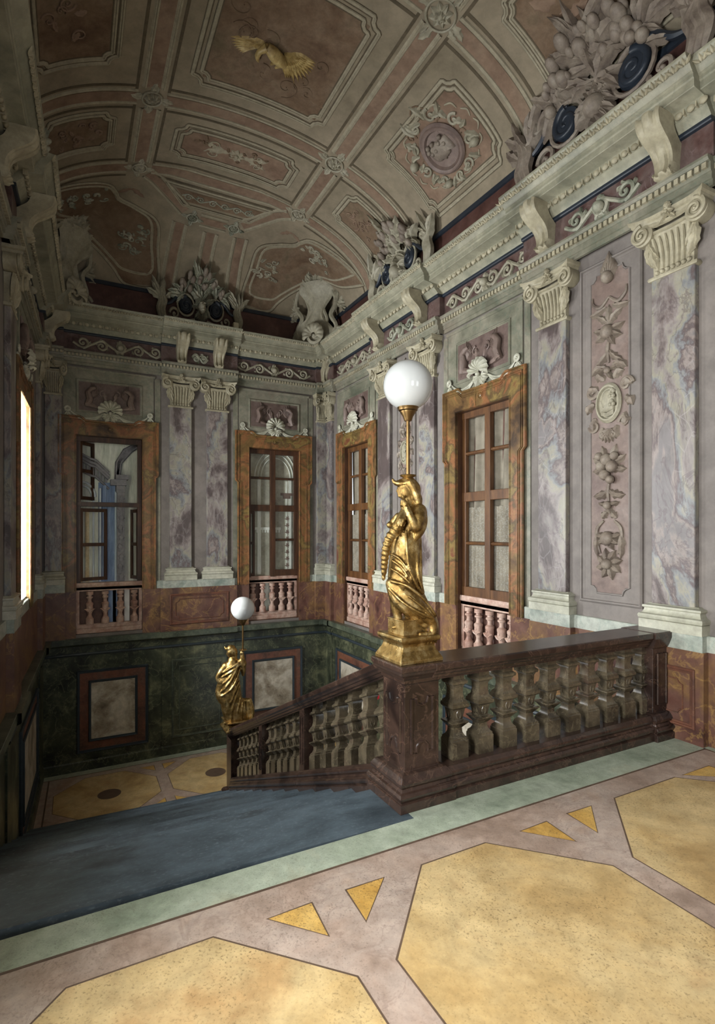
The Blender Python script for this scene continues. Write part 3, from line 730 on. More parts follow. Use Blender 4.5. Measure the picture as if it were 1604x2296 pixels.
pline(lobed(2.66, 2.92, .22, .50, .04), .10, .006).build('dado_moulding', 'rust', wr, smooth=0.8)
mframe(-2.50, -1.48, .11, .64, .105, .05, .02).build('dado_moulding', 'rust', wb, smooth=0.5)
pline(lobed(-2.40, -1.58, .20, .55, .06), .107, .008).build('dado_moulding', 'rust', wb, smooth=0.8)

# ---- dark green panelling below floor level, with its ledge
def ledge(F, par, u0, u1):
    prof = [(0, -.13), (.06, -.13), (.075, -.12), (.12, -.10), (.13, -.09), (.13, -.005), (.125, .0), (0, .0)]
    sweep([(u0, 0), (u1, 0)], prof).build('dado_ledge', 'green_lt', par, smooth=0.4)
    sweep([(u0, 0), (u1, 0)], [(.03, -.29), (.05, -.285), (.06, -.265), (.05, -.245), (.03, -.24)]).build('roll_moulding', 'slate_mold', par, smooth=0.6)
    MB().box(u0, u1, 0, .03, ZL, -.12).build('green_panelling', 'green', par)
    sweep([(u0, 0), (u1, 0)], [(.03, ZL+.17), (.05, ZL+.16), (.06, ZL+.14), (.06, ZL), (0, ZL)]).build('skirting', 'green', par, smooth=0.4)
ledge(FB, wb, -XR, .5); ledge(FR, wr, 3.06, YB); ledge(FL, wl, -YB, -3.0)
# pilaster strips of the panelling, and breaks of the ledge above them
for F, par, a, b in ((FB, wb, -4.46, -4.26), (FB, wb, .2, .45), (FB, wb, -2.62, -1.36), (FR, wr, 9.5, 9.78), (FR, wr, 6.1, 7.75), (FL, wl, -6.75, -6.0), (FL, wl, -9.8, -9.2)):
    wide = b-a > .8
    MB().box(a, b, 0, .048, ZL, -.13).build('panel_strip', 'green', par)
    sweep([(a-.02, 0), (b+.02, 0)], [(0, -.13), (.085, -.13), (.10, -.12), (.155, -.10), (.165, -.09), (.165, .0), (0, .003)]).build('ledge_break', 'green_lt', par, smooth=0.4)
    sweep([(a, 0), (b, 0)], [(.048, -.29), (.066, -.285), (.076, -.265), (.066, -.245), (.048, -.24)]).build('roll_moulding', 'slate_mold', par, smooth=0.6)
def gpanel(F, par, u0, u1, z0, z1, n=.03, two=True):
    MB().box(u0+.02, u1-.02, n-.01, n+.008, z0+.02, z1-.02).build('panel_field', 'rust' if two else 'green', par)
    mframe(u0, u1, z0, z1, n, .045, .035).build('panel_moulding', 'slate_mold', par, smooth=0.5)
    if two:
        d = .17
        MB().box(u0+d+.02, u1-d-.02, n, n+.016, z0+d+.02, z1-d-.02).build('raised_field', 'grey_in', par)
        mframe(u0+d, u1-d, z0+d, z1-d, n+.008, .04, .03).build('panel_moulding', 'slate_mold', par, smooth=0.5)
gpanel(FB, wb, -1.14, -.06, -1.86, -.53)
gpanel(FB, wb, -3.95, -2.78, -1.80, -.50)
mframe(-2.48, -1.52, -1.86, -.50, .048, .04, .02).build('panel_moulding', 'green_lt', wb, smooth=0.5)
mframe(-2.36, -1.64, -1.74, -.62, .048, .02, .012).build('panel_moulding', 'green_lt', wb, smooth=0.5)
gpanel(FR, wr, 7.95, 9.32, -1.80, -.50); gpanel(FR, wr, 4.5, 5.95, -1.80, -.50); gpanel(FL, wl, -8.9, -7.0, -1.80, -.50)

# ================================================================== WINDOWS
def surround_mesh():
    o = [(-.70, .745), (-.70, 2.62), (-.745, 2.66), (-.745, 3.57), (-.44, 3.57), (-.40, 3.545), (-.36, 3.51), (0, 3.505), (.36, 3.51), (.40, 3.545), (.44, 3.57), (.745, 3.57), (.745, 2.66), (.70, 2.62), (.70, .745)]
    m = MB(); i = [(.50, .745), (.50, TOP), (-.50, TOP), (-.50, .745)]
    # flat frame as five slabs, proud of the wall
    m.prism([(-.70, .745), (-.50, .745), (-.50, TOP), (-.70, TOP)], 0, .045); m.prism([(.50, .745), (.70, .745), (.70, TOP), (.50, TOP)], 0, .045)
    m.prism([(-.745, 2.66), (-.70, 2.62), (-.70, TOP), (-.745, TOP)], 0, .045); m.prism([(.70, 2.62), (.745, 2.66), (.745, TOP), (.70, TOP)], 0, .045)
    m.prism([(-.745, TOP), (.745, TOP), (.745, 3.57), (.44, 3.57), (.40, 3.545), (.36, 3.51), (-.36, 3.51), (-.40, 3.545), (-.44, 3.57), (-.745, 3.57)], 0, .045)
    P = [(a*1.0, b) for a, b in o]
    for d, n, r in ((.0, .045, .020), (.045, .05, .009), (.07, .05, .006)):
        Q = [((abs(a)-d)*(1 if a > 0 else -1) if abs(a) > .5 else a, min(b, 3.6)-(d if b > 3.3 else 0)) for a, b in P]
        m.tube([(a, n, b) for a, b in Q], r, 6)
    m.tube([(-.505, .045, .76), (-.505, .045, TOP+.005), (.505, .045, TOP+.005), (.505, .045, .76)], .012, 6)
    m.ball((0, .05, 3.40), .03, 10, 6, 1, .5, 1)
    m.tube([(.045*cos(a*PI/8), .05, 3.40+.045*sin(a*PI/8)) for a in range(17)], .006, 6)
    m.box(.085, .10, .04, .052, 3.285, 3.50)
    return m
SUR = surround_mesh().mesh('marble_surround', 'orange', 0.5)
def rail(a, b, c, d, n0, n1): return MB().box(a, b, n0, n1, c, d)
ROWS = [(1.0, 1.535), (1.585, 2.09), (2.24, 2.71), (2.76, 3.21)]
SASHM = {}
def sash_meshes(wood):
    n0, n1 = -.13, -.075
    S = {'stile': MB().box(-.035, .035, n0, n1, .86, 3.27).mesh('stile', wood), 'mullion': MB().box(-.05, .05, n0, n1+.012, .86, 3.27).mesh('mullion', wood),
         'rail': MB().box(-.5, .5, n0, n1+.006, -.06, .06).mesh('rail', wood),
         'muntin': MB().loft([[(s, n1-.03, -.024), (s, n1-.004, -.012), (s, n1, 0), (s, n1-.004, .012), (s, n1-.03, .024), (s, n0, 0)] for s in (-.5, .5)]).mesh('muntin', wood)}
    return S
def pane_mesh(h): return MB().box(-.205, .205, -.112, -.108, -h/2, h/2).mesh('pane', 'glass')
PANES = [pane_mesh(b-a+.03) for a, b in ROWS]
def sash(par, wood, panes=True, cols=(-.2475, .2475)):
    S = SASHM.setdefault(wood, sash_meshes(wood))
    for u in (-.465, .465): put('stile', S['stile'], par, T((u, 0, 0)), .005)
    put('mullion', S['mullion'], par, None, .005)
    for z in (.93, 2.165, 3.25): put('rail', S['rail'], par, T((0, 0, z)), .005)
    for z in (1.56, 2.735): put('muntin', S['muntin'], par, T((0, 0, z)))
    if panes:
        for (a, b), me in zip(ROWS, PANES):
            for u in cols: put('pane', me, par, T((u, 0, (a+b)/2)))
def curtain_mesh(u0, u1, z0, z1, n, waves, amp, mat, skew=0.0, frill=False, seed=0):
    m = MB(); rn = random.Random(seed); K = 90; R = 14; ph = rn.uniform(0, 6)
    rows = []
    for i in range(R+1):
        t = i/R; z = z0+(z1-z0)*t; row = []
        for j in range(K+1):
            s = j/K; u = u0+(u1-u0)*s+skew*(1-t)*sin(s*5+ph)*.05
            row.append((u, n+amp*sin(waves*2*PI*s+.8*sin(3*s+ph)+.5*t)+amp*.4*sin(waves*5.1*s+2*t), z+(.012*abs(sin(40*s)) if frill and i == R else 0)))
        rows.append(row)
    return m.loft(rows, False, False).mesh('curtain', mat, 3.2)
# relief balusters under the windows
BALR = [(.0, .0), (.062, .0), (.062, .09), (.05, .10), (.036, .13), (.03, .16), (.046, .21), (.055, .255), (.052, .30), (.058, .315), (.058, .34), (.034, .36), (.028, .39), (.034, .42), (.05, .425), (.05, .445), (.034, .455), (.03, .475), (.055, .48), (.055, .53), (0, .53)]
def relief_baluster():
    m = MB().lathe([(r, z) for r, z in BALR], 14)
    for s in (-1, 1):
        m2 = MB(); leaf(m2, (0, 0), PI/2+s*.5, .10, .025, .02, s*.9, 1, 6); m.add(m2, lambda p: (p[0], .035+p[2], .20+p[1]))
    m.ball((0, .052, .275), .02, 8, 5, 1, .5, 1)
    return m.mesh('baluster', 'rose', 0.6)
RB = relief_baluster()
def parapet(par, us, mat='rose', back='shade', nb=-.14, nn=-.07):
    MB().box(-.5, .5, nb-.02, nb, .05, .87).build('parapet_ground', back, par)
    MB().rectprof(.5, .0, [(.74, -.02), (.76, .0), (.80, .0), (.81, .012), (.84, .016), (.87, .012)]).mapped(lambda p: (max(-.5, min(.5, p[0])), p[1]+nb+.09 if p[1] > -.005 else nb, p[2])).build('parapet_rail', mat, par)
    MB().box(-.5, .5, nb, nb+.09, .05, .13).box(-.5, .5, nb, nb+.075, .13, .20).build('parapet_base', mat, par, bevel=.006)
    MB().box(-.5, .5, nb-.02, nb+.10, .852, .876).build('window_sill', mat, par)
    for u in us: put('baluster', RB, par, T((u, nn, .20)))
    for s in (-1, 1): MB().box(s*.5-.05 if s > 0 else -.5, .5 if s > 0 else -.45, nb, nb+.08, .2, .75).build('parapet_pier', mat, par)
def window(n, F, u, label):
    w = thing('window_%d' % n, label, 'window', F @ T((u, 0, 0)), None, 'structure'); del w['category']
    put('marble_surround', SUR, w)
    return w
for i, (u, lab) in enumerate(((RW[0], 'curtained window in ochre marble frame, nearer one on the right wall'), (RW[1], 'curtained window in ochre marble frame beside the far right corner'))):
    w = window(i+1, FR, u, lab); sash(w, 'wood')
    put('curtain', curtain_mesh(-.49, .49, 2.0, 3.27, -.17, 5, .026, 'curtain', 1.0, seed=i), w)
    put('lace_curtain', curtain_mesh(-.49, .49, .88, 2.02, -.145, 13, .010, 'lace', 0, True, 5+i), w)
    parapet(w, (.36, .17, -.04, -.25, -.42))
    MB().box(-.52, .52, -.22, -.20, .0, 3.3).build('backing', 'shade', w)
# end wall, right: blind window with one painted casement ajar
w = window(3, FB, BW[1], 'ochre framed sash window right on end wall, showing a painted arcade')
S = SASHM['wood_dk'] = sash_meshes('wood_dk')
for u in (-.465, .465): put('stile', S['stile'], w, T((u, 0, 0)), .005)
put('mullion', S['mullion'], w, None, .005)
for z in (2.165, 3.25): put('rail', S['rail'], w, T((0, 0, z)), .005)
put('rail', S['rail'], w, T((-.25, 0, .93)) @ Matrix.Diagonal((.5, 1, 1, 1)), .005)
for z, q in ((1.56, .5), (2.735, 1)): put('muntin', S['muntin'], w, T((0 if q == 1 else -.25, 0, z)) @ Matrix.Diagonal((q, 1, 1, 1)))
for k, ((a, b), me) in enumerate(zip(ROWS, PANES)):
    for u in (-.2475, .2475):
        if u > 0 and k < 2: continue
        put('pane', me, w, T((u, 0, (a+b)/2)))
parapet(w, (.38, .19, 0, -.19, -.36), 'rose', 'shade', -.19, -.12)
MB().box(-.5, .5, -.22, -.20, .8, 3.27).build('painted_backdrop', 'cream', w)
cas = MB()   # casement folded back
for a, b, c, d in ((.33, .37, .88, 2.1), (.455, .485, .88, 2.1)): cas.box(a, b, -.18, -.15, c, d)
for z in (.9, 1.5, 2.08): cas.box(.34, .48, -.178, -.152, z-.025, z+.025)
cas.build('open_casement', 'wood_dk', w)
arc = MB()
for r in (.30, .36, .42): arc.tube([(-.1+r*cos(a*PI/16), -.195, 2.75+r*1.3*sin(a*PI/16)) for a in range(0, 17)], .012, 6)
arc.box(-.42, -.36, -.20, -.185, .9, 2.75); arc.box(.2, .27, -.20, -.185, .9, 2.75); arc.box(-.34, -.30, -.2, -.187, .9, 2.7)
arc.box(-.2, .33, -.2, -.18, 1.75, 1.80)
for k in range(9): arc.box(-.18+k*.055, -.15+k*.055, -.2, -.183, 1.70, 1.75)
arc.build('painted_arcade', 'mint_paint', w)
arc = MB(); m2 = MB()
for k in range(8): leaf(m2, (0, -.5+k*.13), PI/2, .13, .05, .012)
arc.add(m2, lambda p: (-.34+p[0], -.195+p[2], 1.5+p[1])); arc.box(-.45, -.2, -.2, -.18, 2.42, 2.47); arc.box(-.4, -.25, -.2, -.18, 2.36, 2.42)
arc.build('painted_column', 'relief_mauve', w, smooth=0.8)
MB().box(.02, .16, -.2, -.186, .2, .74).build('painted_daylight', 'mint_paint', w)
# end wall, left: casements open on a painted blue colonnade
w = window(4, FB, BW[0], 'ochre framed window left on end wall, casements open on blue colonnade')
put('stile', S['stile'], w, T((.465, 0, 0)), .005); put('stile', S['stile'], w, T((-.465, 0, 0)), .005)
put('rail', S['rail'], w, T((0, 0, 3.25)), .005); put('rail', S['rail'], w, T((0, 0, 2.165)) @ Matrix.Diagonal((1, 1, .6, 1)), .005)
def casement(uh, ang, wd, z0, z1, name='open_casement'):
    # hinge at (uh, n = -.13): swings away from the room
    c = thing(name, '', '', None); del c['label']; del c['category']
    c.parent = w; c.matrix_local = T((uh, -.10, 0)) @ Matrix.Rotation(ang, 4, 'Z')
    m = MB().box(0, .05, -.02, .02, z0, z1).box(wd-.05, wd, -.02, .02, z0, z1)
    for z in (z0+.03, (z0+z1)/2, z1-.03): m.box(.05, wd-.05, -.018, .018, z-.028, z+.028)
    m.build('casement_frame', 'wood_dk', c, bevel=.004)
    for a, b in ((z0+.06, (z0+z1)/2-.03), ((z0+z1)/2+.03, z1-.06)): MB().box(.05, wd-.05, -.003, .003, a, b).build('pane', 'glass', c)
casement(.45, PI+math.radians(50), .34, 2.24, 3.2)      # left side in the picture (u points left)
casement(.45, PI+math.radians(25), .46, .90, 2.10)
casement(-.45, -math.radians(72), .30, .90, 2.10)
parapet(w, (.30, .07, -.16, -.38), 'rose', 'shade', -.14, -.07)
for u0, u1, m in ((-.31, -.23, 'white_paint'), (-.05, -.10, 'pale_blue'), (-.12, .02, 'blue')):
    MB().box(min(u0, u1), max(u0, u1), -.14, -.136, .2, .74).build('painted_daylight', m, w)
NB = -.37
MB().box(-.5, .5, NB-.02, NB, .8, 3.27).build('painted_backdrop', 'mint_paint', w)
def strips(lst, mat, name='painted_colonnade', sm=None):
    m = MB()
    for a, b, n, c, d in lst: m.box(a, b, NB, NB+n, c, d)
    m.build(name, mat, w, bevel=.004)
strips([(-.10, .16, .05, .87, 2.55), (.04, .10, .09, .87, 2.5)], 'blue')
strips([(.12, .15, .11, .87, 2.45), (-.12, -.09, .07, .87, 2.4)], 'pale_blue')
strips([(-.24, -.12, .16, .87, 2.38), (-.27, -.02, .20, 2.5, 2.6), (-.30, -.1, .22, 2.6, 2.68), (-.25, -.11, .17, 2.38, 2.5)], 'slate_paint', 'painted_pillar')
m = MB(); m2 = MB()
for k in range(9): leaf(m2, (0, -.75+k*.165), PI/2, .16, .05, .02, .3*(-1)**k, 2)
m.add(m2, lambda p: (-.18+p[0], NB+.16+p[2], 1.62+p[1])).build('pillar_ornament', 'slate_paint', w, smooth=0.8)
m = MB()   # sloping entablature and the spandrel arch
for dz, r in ((0, .03), (.06, .02), (-.05, .025), (-.22, .02)): m.tube([(.5, NB+.05, 3.0+dz), (.28, NB+.06, 2.88+dz), (.2, NB+.06, 2.86+dz), (.0, NB+.07, 2.66+dz)], r, 6)
for k in range(9): m.box(.46-k*.05, .43-k*.05, NB, NB+.05, 2.74-k*.025, 2.92-k*.03)
m.build('painted_entablature', 'slate_paint', w, smooth=0.6)
m = MB()
for r in (0, .05, .1): m.tube([(-.12-r*.2, NB+.05, 2.6), (-.13-r*.5, NB+.05, 2.9), (-.25-r, NB+.05, 3.12), (-.47, NB+.05, 3.25-r*.4)], .035, 6)
m.build('painted_arch', 'slate_paint', w, smooth=0.8)
strips([(.30, .36, .04, .87, 2.05), (.40, .44, .04, .87, 2.05)], 'straw'); strips([(.22, .25, .03, .87, 2.6), (.46, .48, .03, .87, 2.05)], 'pale_blue')
m = MB()
for r in (.14, .19): m.tube([(.40+r*cos(a*PI/12), NB+.03, 2.30+r*1.3*sin(a*PI/12)) for a in range(13)], .02, 6)
m.build('painted_arch', 'pale_blue', w, smooth=0.8)
# left wall windows and those behind the viewer: real sashes with glass, daylight behind
def daylight_window(n, F, u, wd, label, sur=True):
    w = thing('window_%d' % n, label, 'window', F @ T((u, 0, 0)), None, 'structure'); del w['category']
    if sur: put('marble_surround', SUR, w)
    h = wd/2
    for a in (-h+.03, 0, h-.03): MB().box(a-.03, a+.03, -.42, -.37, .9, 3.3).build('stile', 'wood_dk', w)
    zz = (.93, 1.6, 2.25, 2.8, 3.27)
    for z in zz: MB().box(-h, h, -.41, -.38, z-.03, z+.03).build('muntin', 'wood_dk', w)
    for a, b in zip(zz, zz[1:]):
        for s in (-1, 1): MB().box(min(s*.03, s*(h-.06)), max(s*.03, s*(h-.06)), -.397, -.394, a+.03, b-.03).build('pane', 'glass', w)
daylight_window(5, FL, LWIN[0][0], LWIN[0][1], 'bright window in the left wall seen edge on')
for k, (u, wd) in enumerate(LWIN[1:]): daylight_window(6+k, FL, u, wd, 'tall left wall window beside the stair head and landing')
for k, (u, wd) in enumerate(FWIN): daylight_window(9+k, FF, u, wd, 'tall window in the wall behind the viewer', False)

# ---- shells with garlands over the windows, and the relief tablets above them
def shell_parts():
    m = MB(); k = 9; R = .17
    rows = []
    for i in range(13):
        t = i/12; row = []
        for j in range(k*6+1):
            s = j/(k*6); a = math.radians(-22)+s*math.radians(224); rib = abs(sin(PI*k*s))
            rr = R*(1+.07*rib)*(0.10+.9*t)*(1-.10*cos(a-PI/2)*0)
            row.append((rr*cos(a)*1.05, rr*sin(a)*.95, (.02+.085*sin(PI*min(1, t*.92)))*(.72+.28*rib)+(.018 if t > .9 else 0)*rib))
        rows.append(row)
    m.loft(rows, False, False)
    for s in (-1, 1):
        spiral(m, (s*.07, -.055), .045, 1.2, PI/2, s, .016, 18)
        for a, l in ((0, .16), (.35, .14), (.7, .15), (1.05, .13)): leaf(m, (s*.01, -.05), -PI/2+s*a, l, .035, .04, s*.9, 2, 7)
    m.ball((0, -.04, .05), .03, 8, 5)
    g = MB()
    for s in (-1, 1):
        for d in (0, .016, .03):
            stroke(g, [(s*.12, -.06-d*.4), (s*.25, -.125-d*1.6), (s*.40, -.14-d*1.4), (s*.52, -.085-d*.5), (s*.60, -.02)], .013, True)
        for r in (.04, .026): g.tube([(s*.62+r*cos(a*PI/6), -.01+r*sin(a*PI/6), .02) for a in range(13)], .010, 6)
        g.ball((s*.62, -.01, .02), .015, 8, 5)
        for a in (-.5, 0, .4): leaf(g, (s*.62, -.05), -PI/2+a, .10, .02, .02, a, 1, 5)
    return m, g
sm, sg = shell_parts()
SHM = sm.mapped(onwall(0, 0, .045)).mesh('shell', 'cream', 0.9); SGM = sg.mapped(onwall(0, 0, .03)).mesh('garland', 'cream', 0.9)
def tablet_parts(seed):
    m = MB(); rn = random.Random(seed)
    for s in (-1, 1):     # two winged beasts facing each other
        m.tube([(s*.34, -.16, .02), (s*.30, -.05, .035), (s*.33, .06, .035), (s*.28, .12, .03), (s*.22, .14, .03)], [.05, .055, .045, .04, .025], 7)
        m.tube([(s*.36, -.12, .02), (s*.22, -.16, .02), (s*.16, -.17, .015)], [.05, .03, .015], 6)
        for k in range(6): leaf(m, (s*.27, -.02), PI/2+s*(.25+k*.17), .26-.02*k, .025, .03, -s*.5, 1, 6)
        spiral(m, (s*.10, .06), .06, 1.2, PI/2, -s, .015, 18)
        leaf(m, (s*.05, -.08), PI/2-s*.5, .18, .04, .025, s*.6, 2)
    return m
TAB = tablet_parts(3).mesh('tablet_relief', 'relief_mauve', 0.9)
TABM = tablet_parts(3).mapped(onwall(0, 3.91, .03)).mesh('tablet_relief', 'relief_mauve', 0.9)
TPAN = MB().box(-.68, .68, 0, .02, 3.5, 4.33).mesh('marble_ground', 'grey_green')
TFLD = MB().box(-.47, .47, .02, .028, 3.67, 4.15).mesh('tablet_field', 'tablet')
TFRM = mframe(-.50, .50, 3.64, 4.18, .02, .04, .022).mesh('tablet_frame', 'grey_green', 0.5)
TCAP = sweep([(-.70, 0), (.70, 0)], [(0, 4.32), (.03, 4.325), (.045, 4.34), (.045, 4.36), (0, 4.365)]).mesh('tablet_cornice', 'grey_green', 0.5)
def overdoor(F, u, where):
    t = thing('relief_tablet', 'framed purple relief tablet of winged beasts above '+where, 'relief', F @ T((u, 0, 0)), 'relief tablets over the windows')
    put('marble_ground', TPAN, t); put('tablet_field', TFLD, t); put('tablet_frame', TFRM, t); put('tablet_relief', TABM, t); put('tablet_cornice', TCAP, t)
    s = thing('shell_ornament', 'white scallop shell with ribbon garland above '+where, 'shell ornament', F @ T((u, 0, 3.69)), 'shells over the windows')
    put('shell', SHM, s); put('garland', SGM, s)
overdoor(FR, RW[0], 'the nearer right wall window'); overdoor(FR, RW[1], 'the far right wall window')
overdoor(FB, BW[0], 'the left end wall window'); overdoor(FB, BW[1], 'the right end wall window'); overdoor(FL, -7.45, 'the bright left wall window')
# marble strips beside the surrounds
for F, par, us in ((FR, wr, RW), (FB, wb, BW)):
    for u in us:
        for s in (-1, 1): MB().box(min(u+s*.70, u+s*.79), max(u+s*.70, u+s*.79), 0, .012, .87, 4.33).build('marble_strip', 'grey_green', par)

# ---- tall relief panels with medallions
def head_profile():
    return [(.0, -.10), (-.07, -.09), (-.075, -.02), (-.085, .03), (-.07, .08), (-.03, .105), (.02, .10), (.05, .08), (.06, .05), (.058, .035), (.075, .01), (.062, .0), (.066, -.012), (.058, -.022), (.06, -.035), (.05, -.05), (.025, -.055), (.02, -.075), (.05, -.10)]
def drop_ornament():
    m = MB()
    def bud(z, r, n, ln):
        m.ball((0, z, .03), r, 10, 6, 1, 1, .8)
        for i in range(n):
            a = -PI/2+(i-(n-1)/2)*(2.6/max(1, n-1)); leaf(m, (0, z+r*.4), a, ln, ln*.2, .04, .7*(1 if a > -PI/2 else -1), 2, 7)
    # top flame
    for a, l in ((0, .22), (.35, .18), (-.35, .18), (.8, .15), (-.8, .15)): leaf(m, (0, 1.16), PI/2+a, l, .035, .035, -a, 2, 7)
    m.ball((0, 1.17, .03), .05, 10, 6)
    for s in (-1, 1):
        stroke(m, [(0, 1.02), (s*.08, .96), (s*.15, 1.0), (s*.16, 1.06)], .016); leaf(m, (s*.03, .95), -PI/2+s*.9, .17, .03, .03, s*.9)
    bud(.74, .06, 5, .15)
    for a in (-.6, 0, .6): leaf(m, (0, .80), PI/2+a, .16, .03, .03, a)
    stroke(m, [(0, .68), (.012, .6), (0, .5)], .018)
    for s in (-1, 1): leaf(m, (0, .6), -PI/2+s*.5, .18, .03, .03, s*.7); leaf(m, (s*.03, .47), PI/2-s*1.2, .15, .04, .035, -s*1.2)
    bud(.44, .03, 3, .1)
    # medallion at z = .18
    for s in (-1, 1):
        for a0 in (.35, .9, 1.5, 2.1, 2.7): leaf(m, (s*.14*sin(a0), .18+.2*cos(a0)), PI/2-s*a0, .11, .04, .03, -s*1.4, 2, 7)
        spiral(m, (s*.16, .30), .06, 1.2, PI, s, .018, 18); spiral(m, (s*.14, .02), .05, 1.2, 0, -s, .016, 18)
    for i in range(7): leaf(m, (0, -.02), -PI/2+(i-3)*.33, .11, .025, .03, 0, 1, 6)
    # fruit
    for (u, v, r) in ((0, -.26, .05), (.05, -.31, .045), (-.05, -.32, .05), (.02, -.38, .045), (-.07, -.24, .035), (.075, -.23, .035), (-.03, -.42, .035)): m.ball((u, v, .035), r, 9, 6)
    for a in (-2.2, -1.4, 1.4, 2.2, .5, -.5): leaf(m, (0, -.3), PI/2+a, .17, .035, .03, -a*.3)
    stroke(m, [(0, -.44), (.01, -.52), (0, -.6)], .016)
    for s in (-1, 1):
        leaf(m, (0, -.5), -PI/2+s*.8, .16, .035, .035, s*.9); stroke(m, [(s*.05, -.74), (s*.11, -.8), (s*.115, -.9), (s*.08, -1.0)], .016)
        leaf(m, (s*.11, -.82), -PI/2+s*.15, .22, .03, .03, -s*.3); leaf(m, (s*.07, -.72), PI/2+s*.8, .08, .03, .03)
    bud(-.88, .06, 5, .13); bud(-.62, .035, 3, .1)
    for i in range(8): leaf(m, (0, -1.08), i*PI/4+.3, .13, .032, .035, .4, 2, 7)
    m.ball((0, -1.08, .035), .045, 9, 6)
    return m
DROP = drop_ornament()
def medallion_panel(F, u, hw, label):
    t = thing('medallion_panel', label, 'relief panel', F @ T((u, 0, 0)), 'tall relief panels with portrait medallions')
    z0, z1 = 1.02, 4.30; zc = 2.68
    MB().box(-hw+.02, hw-.02, 0, .012, z0+.02, z1-.02).build('panel_ground', 'lavender', t)
    mframe(-hw, hw, z0, z1, 0, .055, .035).build('outer_moulding', 'lavender', t, smooth=0.4)
    q = .62*hw
    MB().prism(lobed(-q, q, z0+.10, z1-.12, .07), .008, .016).build('panel_field', 'relief_mauve', t)
    pline(lobed(-q, q, z0+.10, z1-.12, .07), .016, .010).build('inner_moulding', 'lavender', t, smooth=0.8)
    k = min(1, q/.19)
    m = MB().add(DROP, lambda p: (p[0]*k*1.14, .016+p[2]*1.2, zc+.02+p[1]*1.20)).build('hanging_relief', 'mauve_st', t, smooth=0.9)
    m = MB().lathe([(0, 0), (.165, 0), (.17, .02), (.15, .045), (.135, .045), (.125, .02), (0, .02)], 36).mapped(lambda p: (p[0]*k*.82, .016+p[2]*.9, zc+.24+p[1]*1.12))
    md = m.build('medallion', 'stucco', t, smooth=0.6)
    h = MB(); P = head_profile(); rings = []
    for sc, hh in ((1, 0), (.97, .016), (.85, .028), (.6, .036), (.25, .04)): rings.append([((a*sc-.01*(1-sc))*k, .034+hh, zc+.255+b*sc*1.05) for a, b in P])
    h.loft(rings)
    for i in range(9): h.ball(((-.05+.02*sin(i*2.1))*k-.01, .065, zc+.26+.02+.07*cos(i*.7)), .02*k, 7, 5)
    for i in range(3): h.tube([((-.07)*k, .05, zc+.16-i*.014), (0, .06, zc+.135-i*.012), (.06*k, .05, zc+.16-i*.012)], .008, 6)
    h.build('portrait', 'stucco', md, smooth=0.9)
medallion_panel(FR, 3.40, .335, 'large mauve relief panel with portrait medallion between the two nearest pilasters')
medallion_panel(FR, 6.92, .26, 'narrow mauve relief panel with medallion behind the large lamp pole')
MB().box(1.3, 2.35, 0, .03, .90, 4.3).build('wall_panel', 'lavender', wr, bevel=.01)
mframe(1.45, 2.2, 1.05, 4.2, .03, .055, .035).build('wall_panel_moulding', 'lavender', wr, smooth=0.4)

# ================================================================== FLOORS
YE = 2.686                      # edge of the upper floor at the stair head
def poly_slab(pts, z0, z1): return MB().loft([[(x, y, z0) for x, y in pts], [(x, y, z1) for x, y in pts]])
fl = structure(poly_slab([(xl(YF)-.05, YF), (XR, YF), (XR, 3.07), (1.80, 3.07), (1.80, YE), (xl(YE)-.05, YE)], -.32, 0).build('floor', 'mauve_floor'), 'upper floor of mauve stone inlaid with ochre octagons')
def inlay(par, pts, z, mat, name, grow=.010, line='line'):
    cx = sum(p[0] for p in pts)/len(pts); cy = sum(p[1] for p in pts)/len(pts)
    def g(p, e):
        d = math.hypot(p[0]-cx, p[1]-cy); return (cx+(p[0]-cx)*(d+e)/d, cy+(p[1]-cy)*(d+e)/d)
    poly_slab([g(p, grow) for p in pts], z-.004, z+.0006).build(name+'_joint', line, par)
    poly_slab(pts, z-.004, z+.0014).build(name, mat, par)
def octa(x0, x1, y0, y1, cx, cy): return [(x0+cx, y1), (x1-cx, y1), (x1, y1-cy), (x1, y0+cy), (x1-cx, y0), (x0+cx, y0), (x0, y0+cy), (x0, y1-cy)]
for x0, x1, c in ((-.46, .962, .44), (1.146, 2.436, .435), (2.60, 4.17, .47)):
    inlay(fl, octa(x0, x1, .55, 2.287, c, .46), 0, 'ochre_floor', 'octagon_slab')
    inlay(fl, octa(x0, x1, -1.6, .40, c, .46), 0, 'ochre_floor', 'octagon_slab')
for xm in (1.054, 2.55):
    inlay(fl, [(xm-.29, 2.285), (xm-.085, 2.29), (xm-.10, 2.075)], 0, 'ochre_dark', 'triangle_inlay', .012)
    inlay(fl, [(xm+.10, 2.295), (xm+.30, 2.292), (xm+.085, 2.077)], 0, 'ochre_dark', 'triangle_inlay', .012)
inlay(fl, [(3.79, 2.285), (4.10, 2.285), (4.12, 2.06)], 0, 'ochre_dark', 'triangle_inlay', .012)
poly_slab([(xl(2.4), 2.487), (XR-.1, 2.487), (XR-.1, YE), (xl(2.6), YE)], -.004, .0012).build('border_strip', 'mint_floor', fl)
poly_slab([(1.80, YE-.001), (XR-.1, YE-.001), (XR-.1, 2.80), (1.80, 2.80)], -.004, .0012).build('border_strip', 'mint_floor', fl)
poly_slab([(xl(2.4), 2.474), (XR-.1, 2.474), (XR-.1, 2.487), (xl(2.4), 2.487)], -.004, .0016).build('border_line', 'line', fl)
poly_slab([(XR-.115, YF), (XR-.095, YF), (XR-.095, 2.49), (XR-.115, 2.49)], -.004, .0016).build('border_line', 'line', fl)
poly_slab([(XR-.098, YF), (XR-.02, YF), (XR-.02, 2.7), (XR-.098, 2.7)], -.004, .0010).build('border_strip', 'mint_floor', fl)
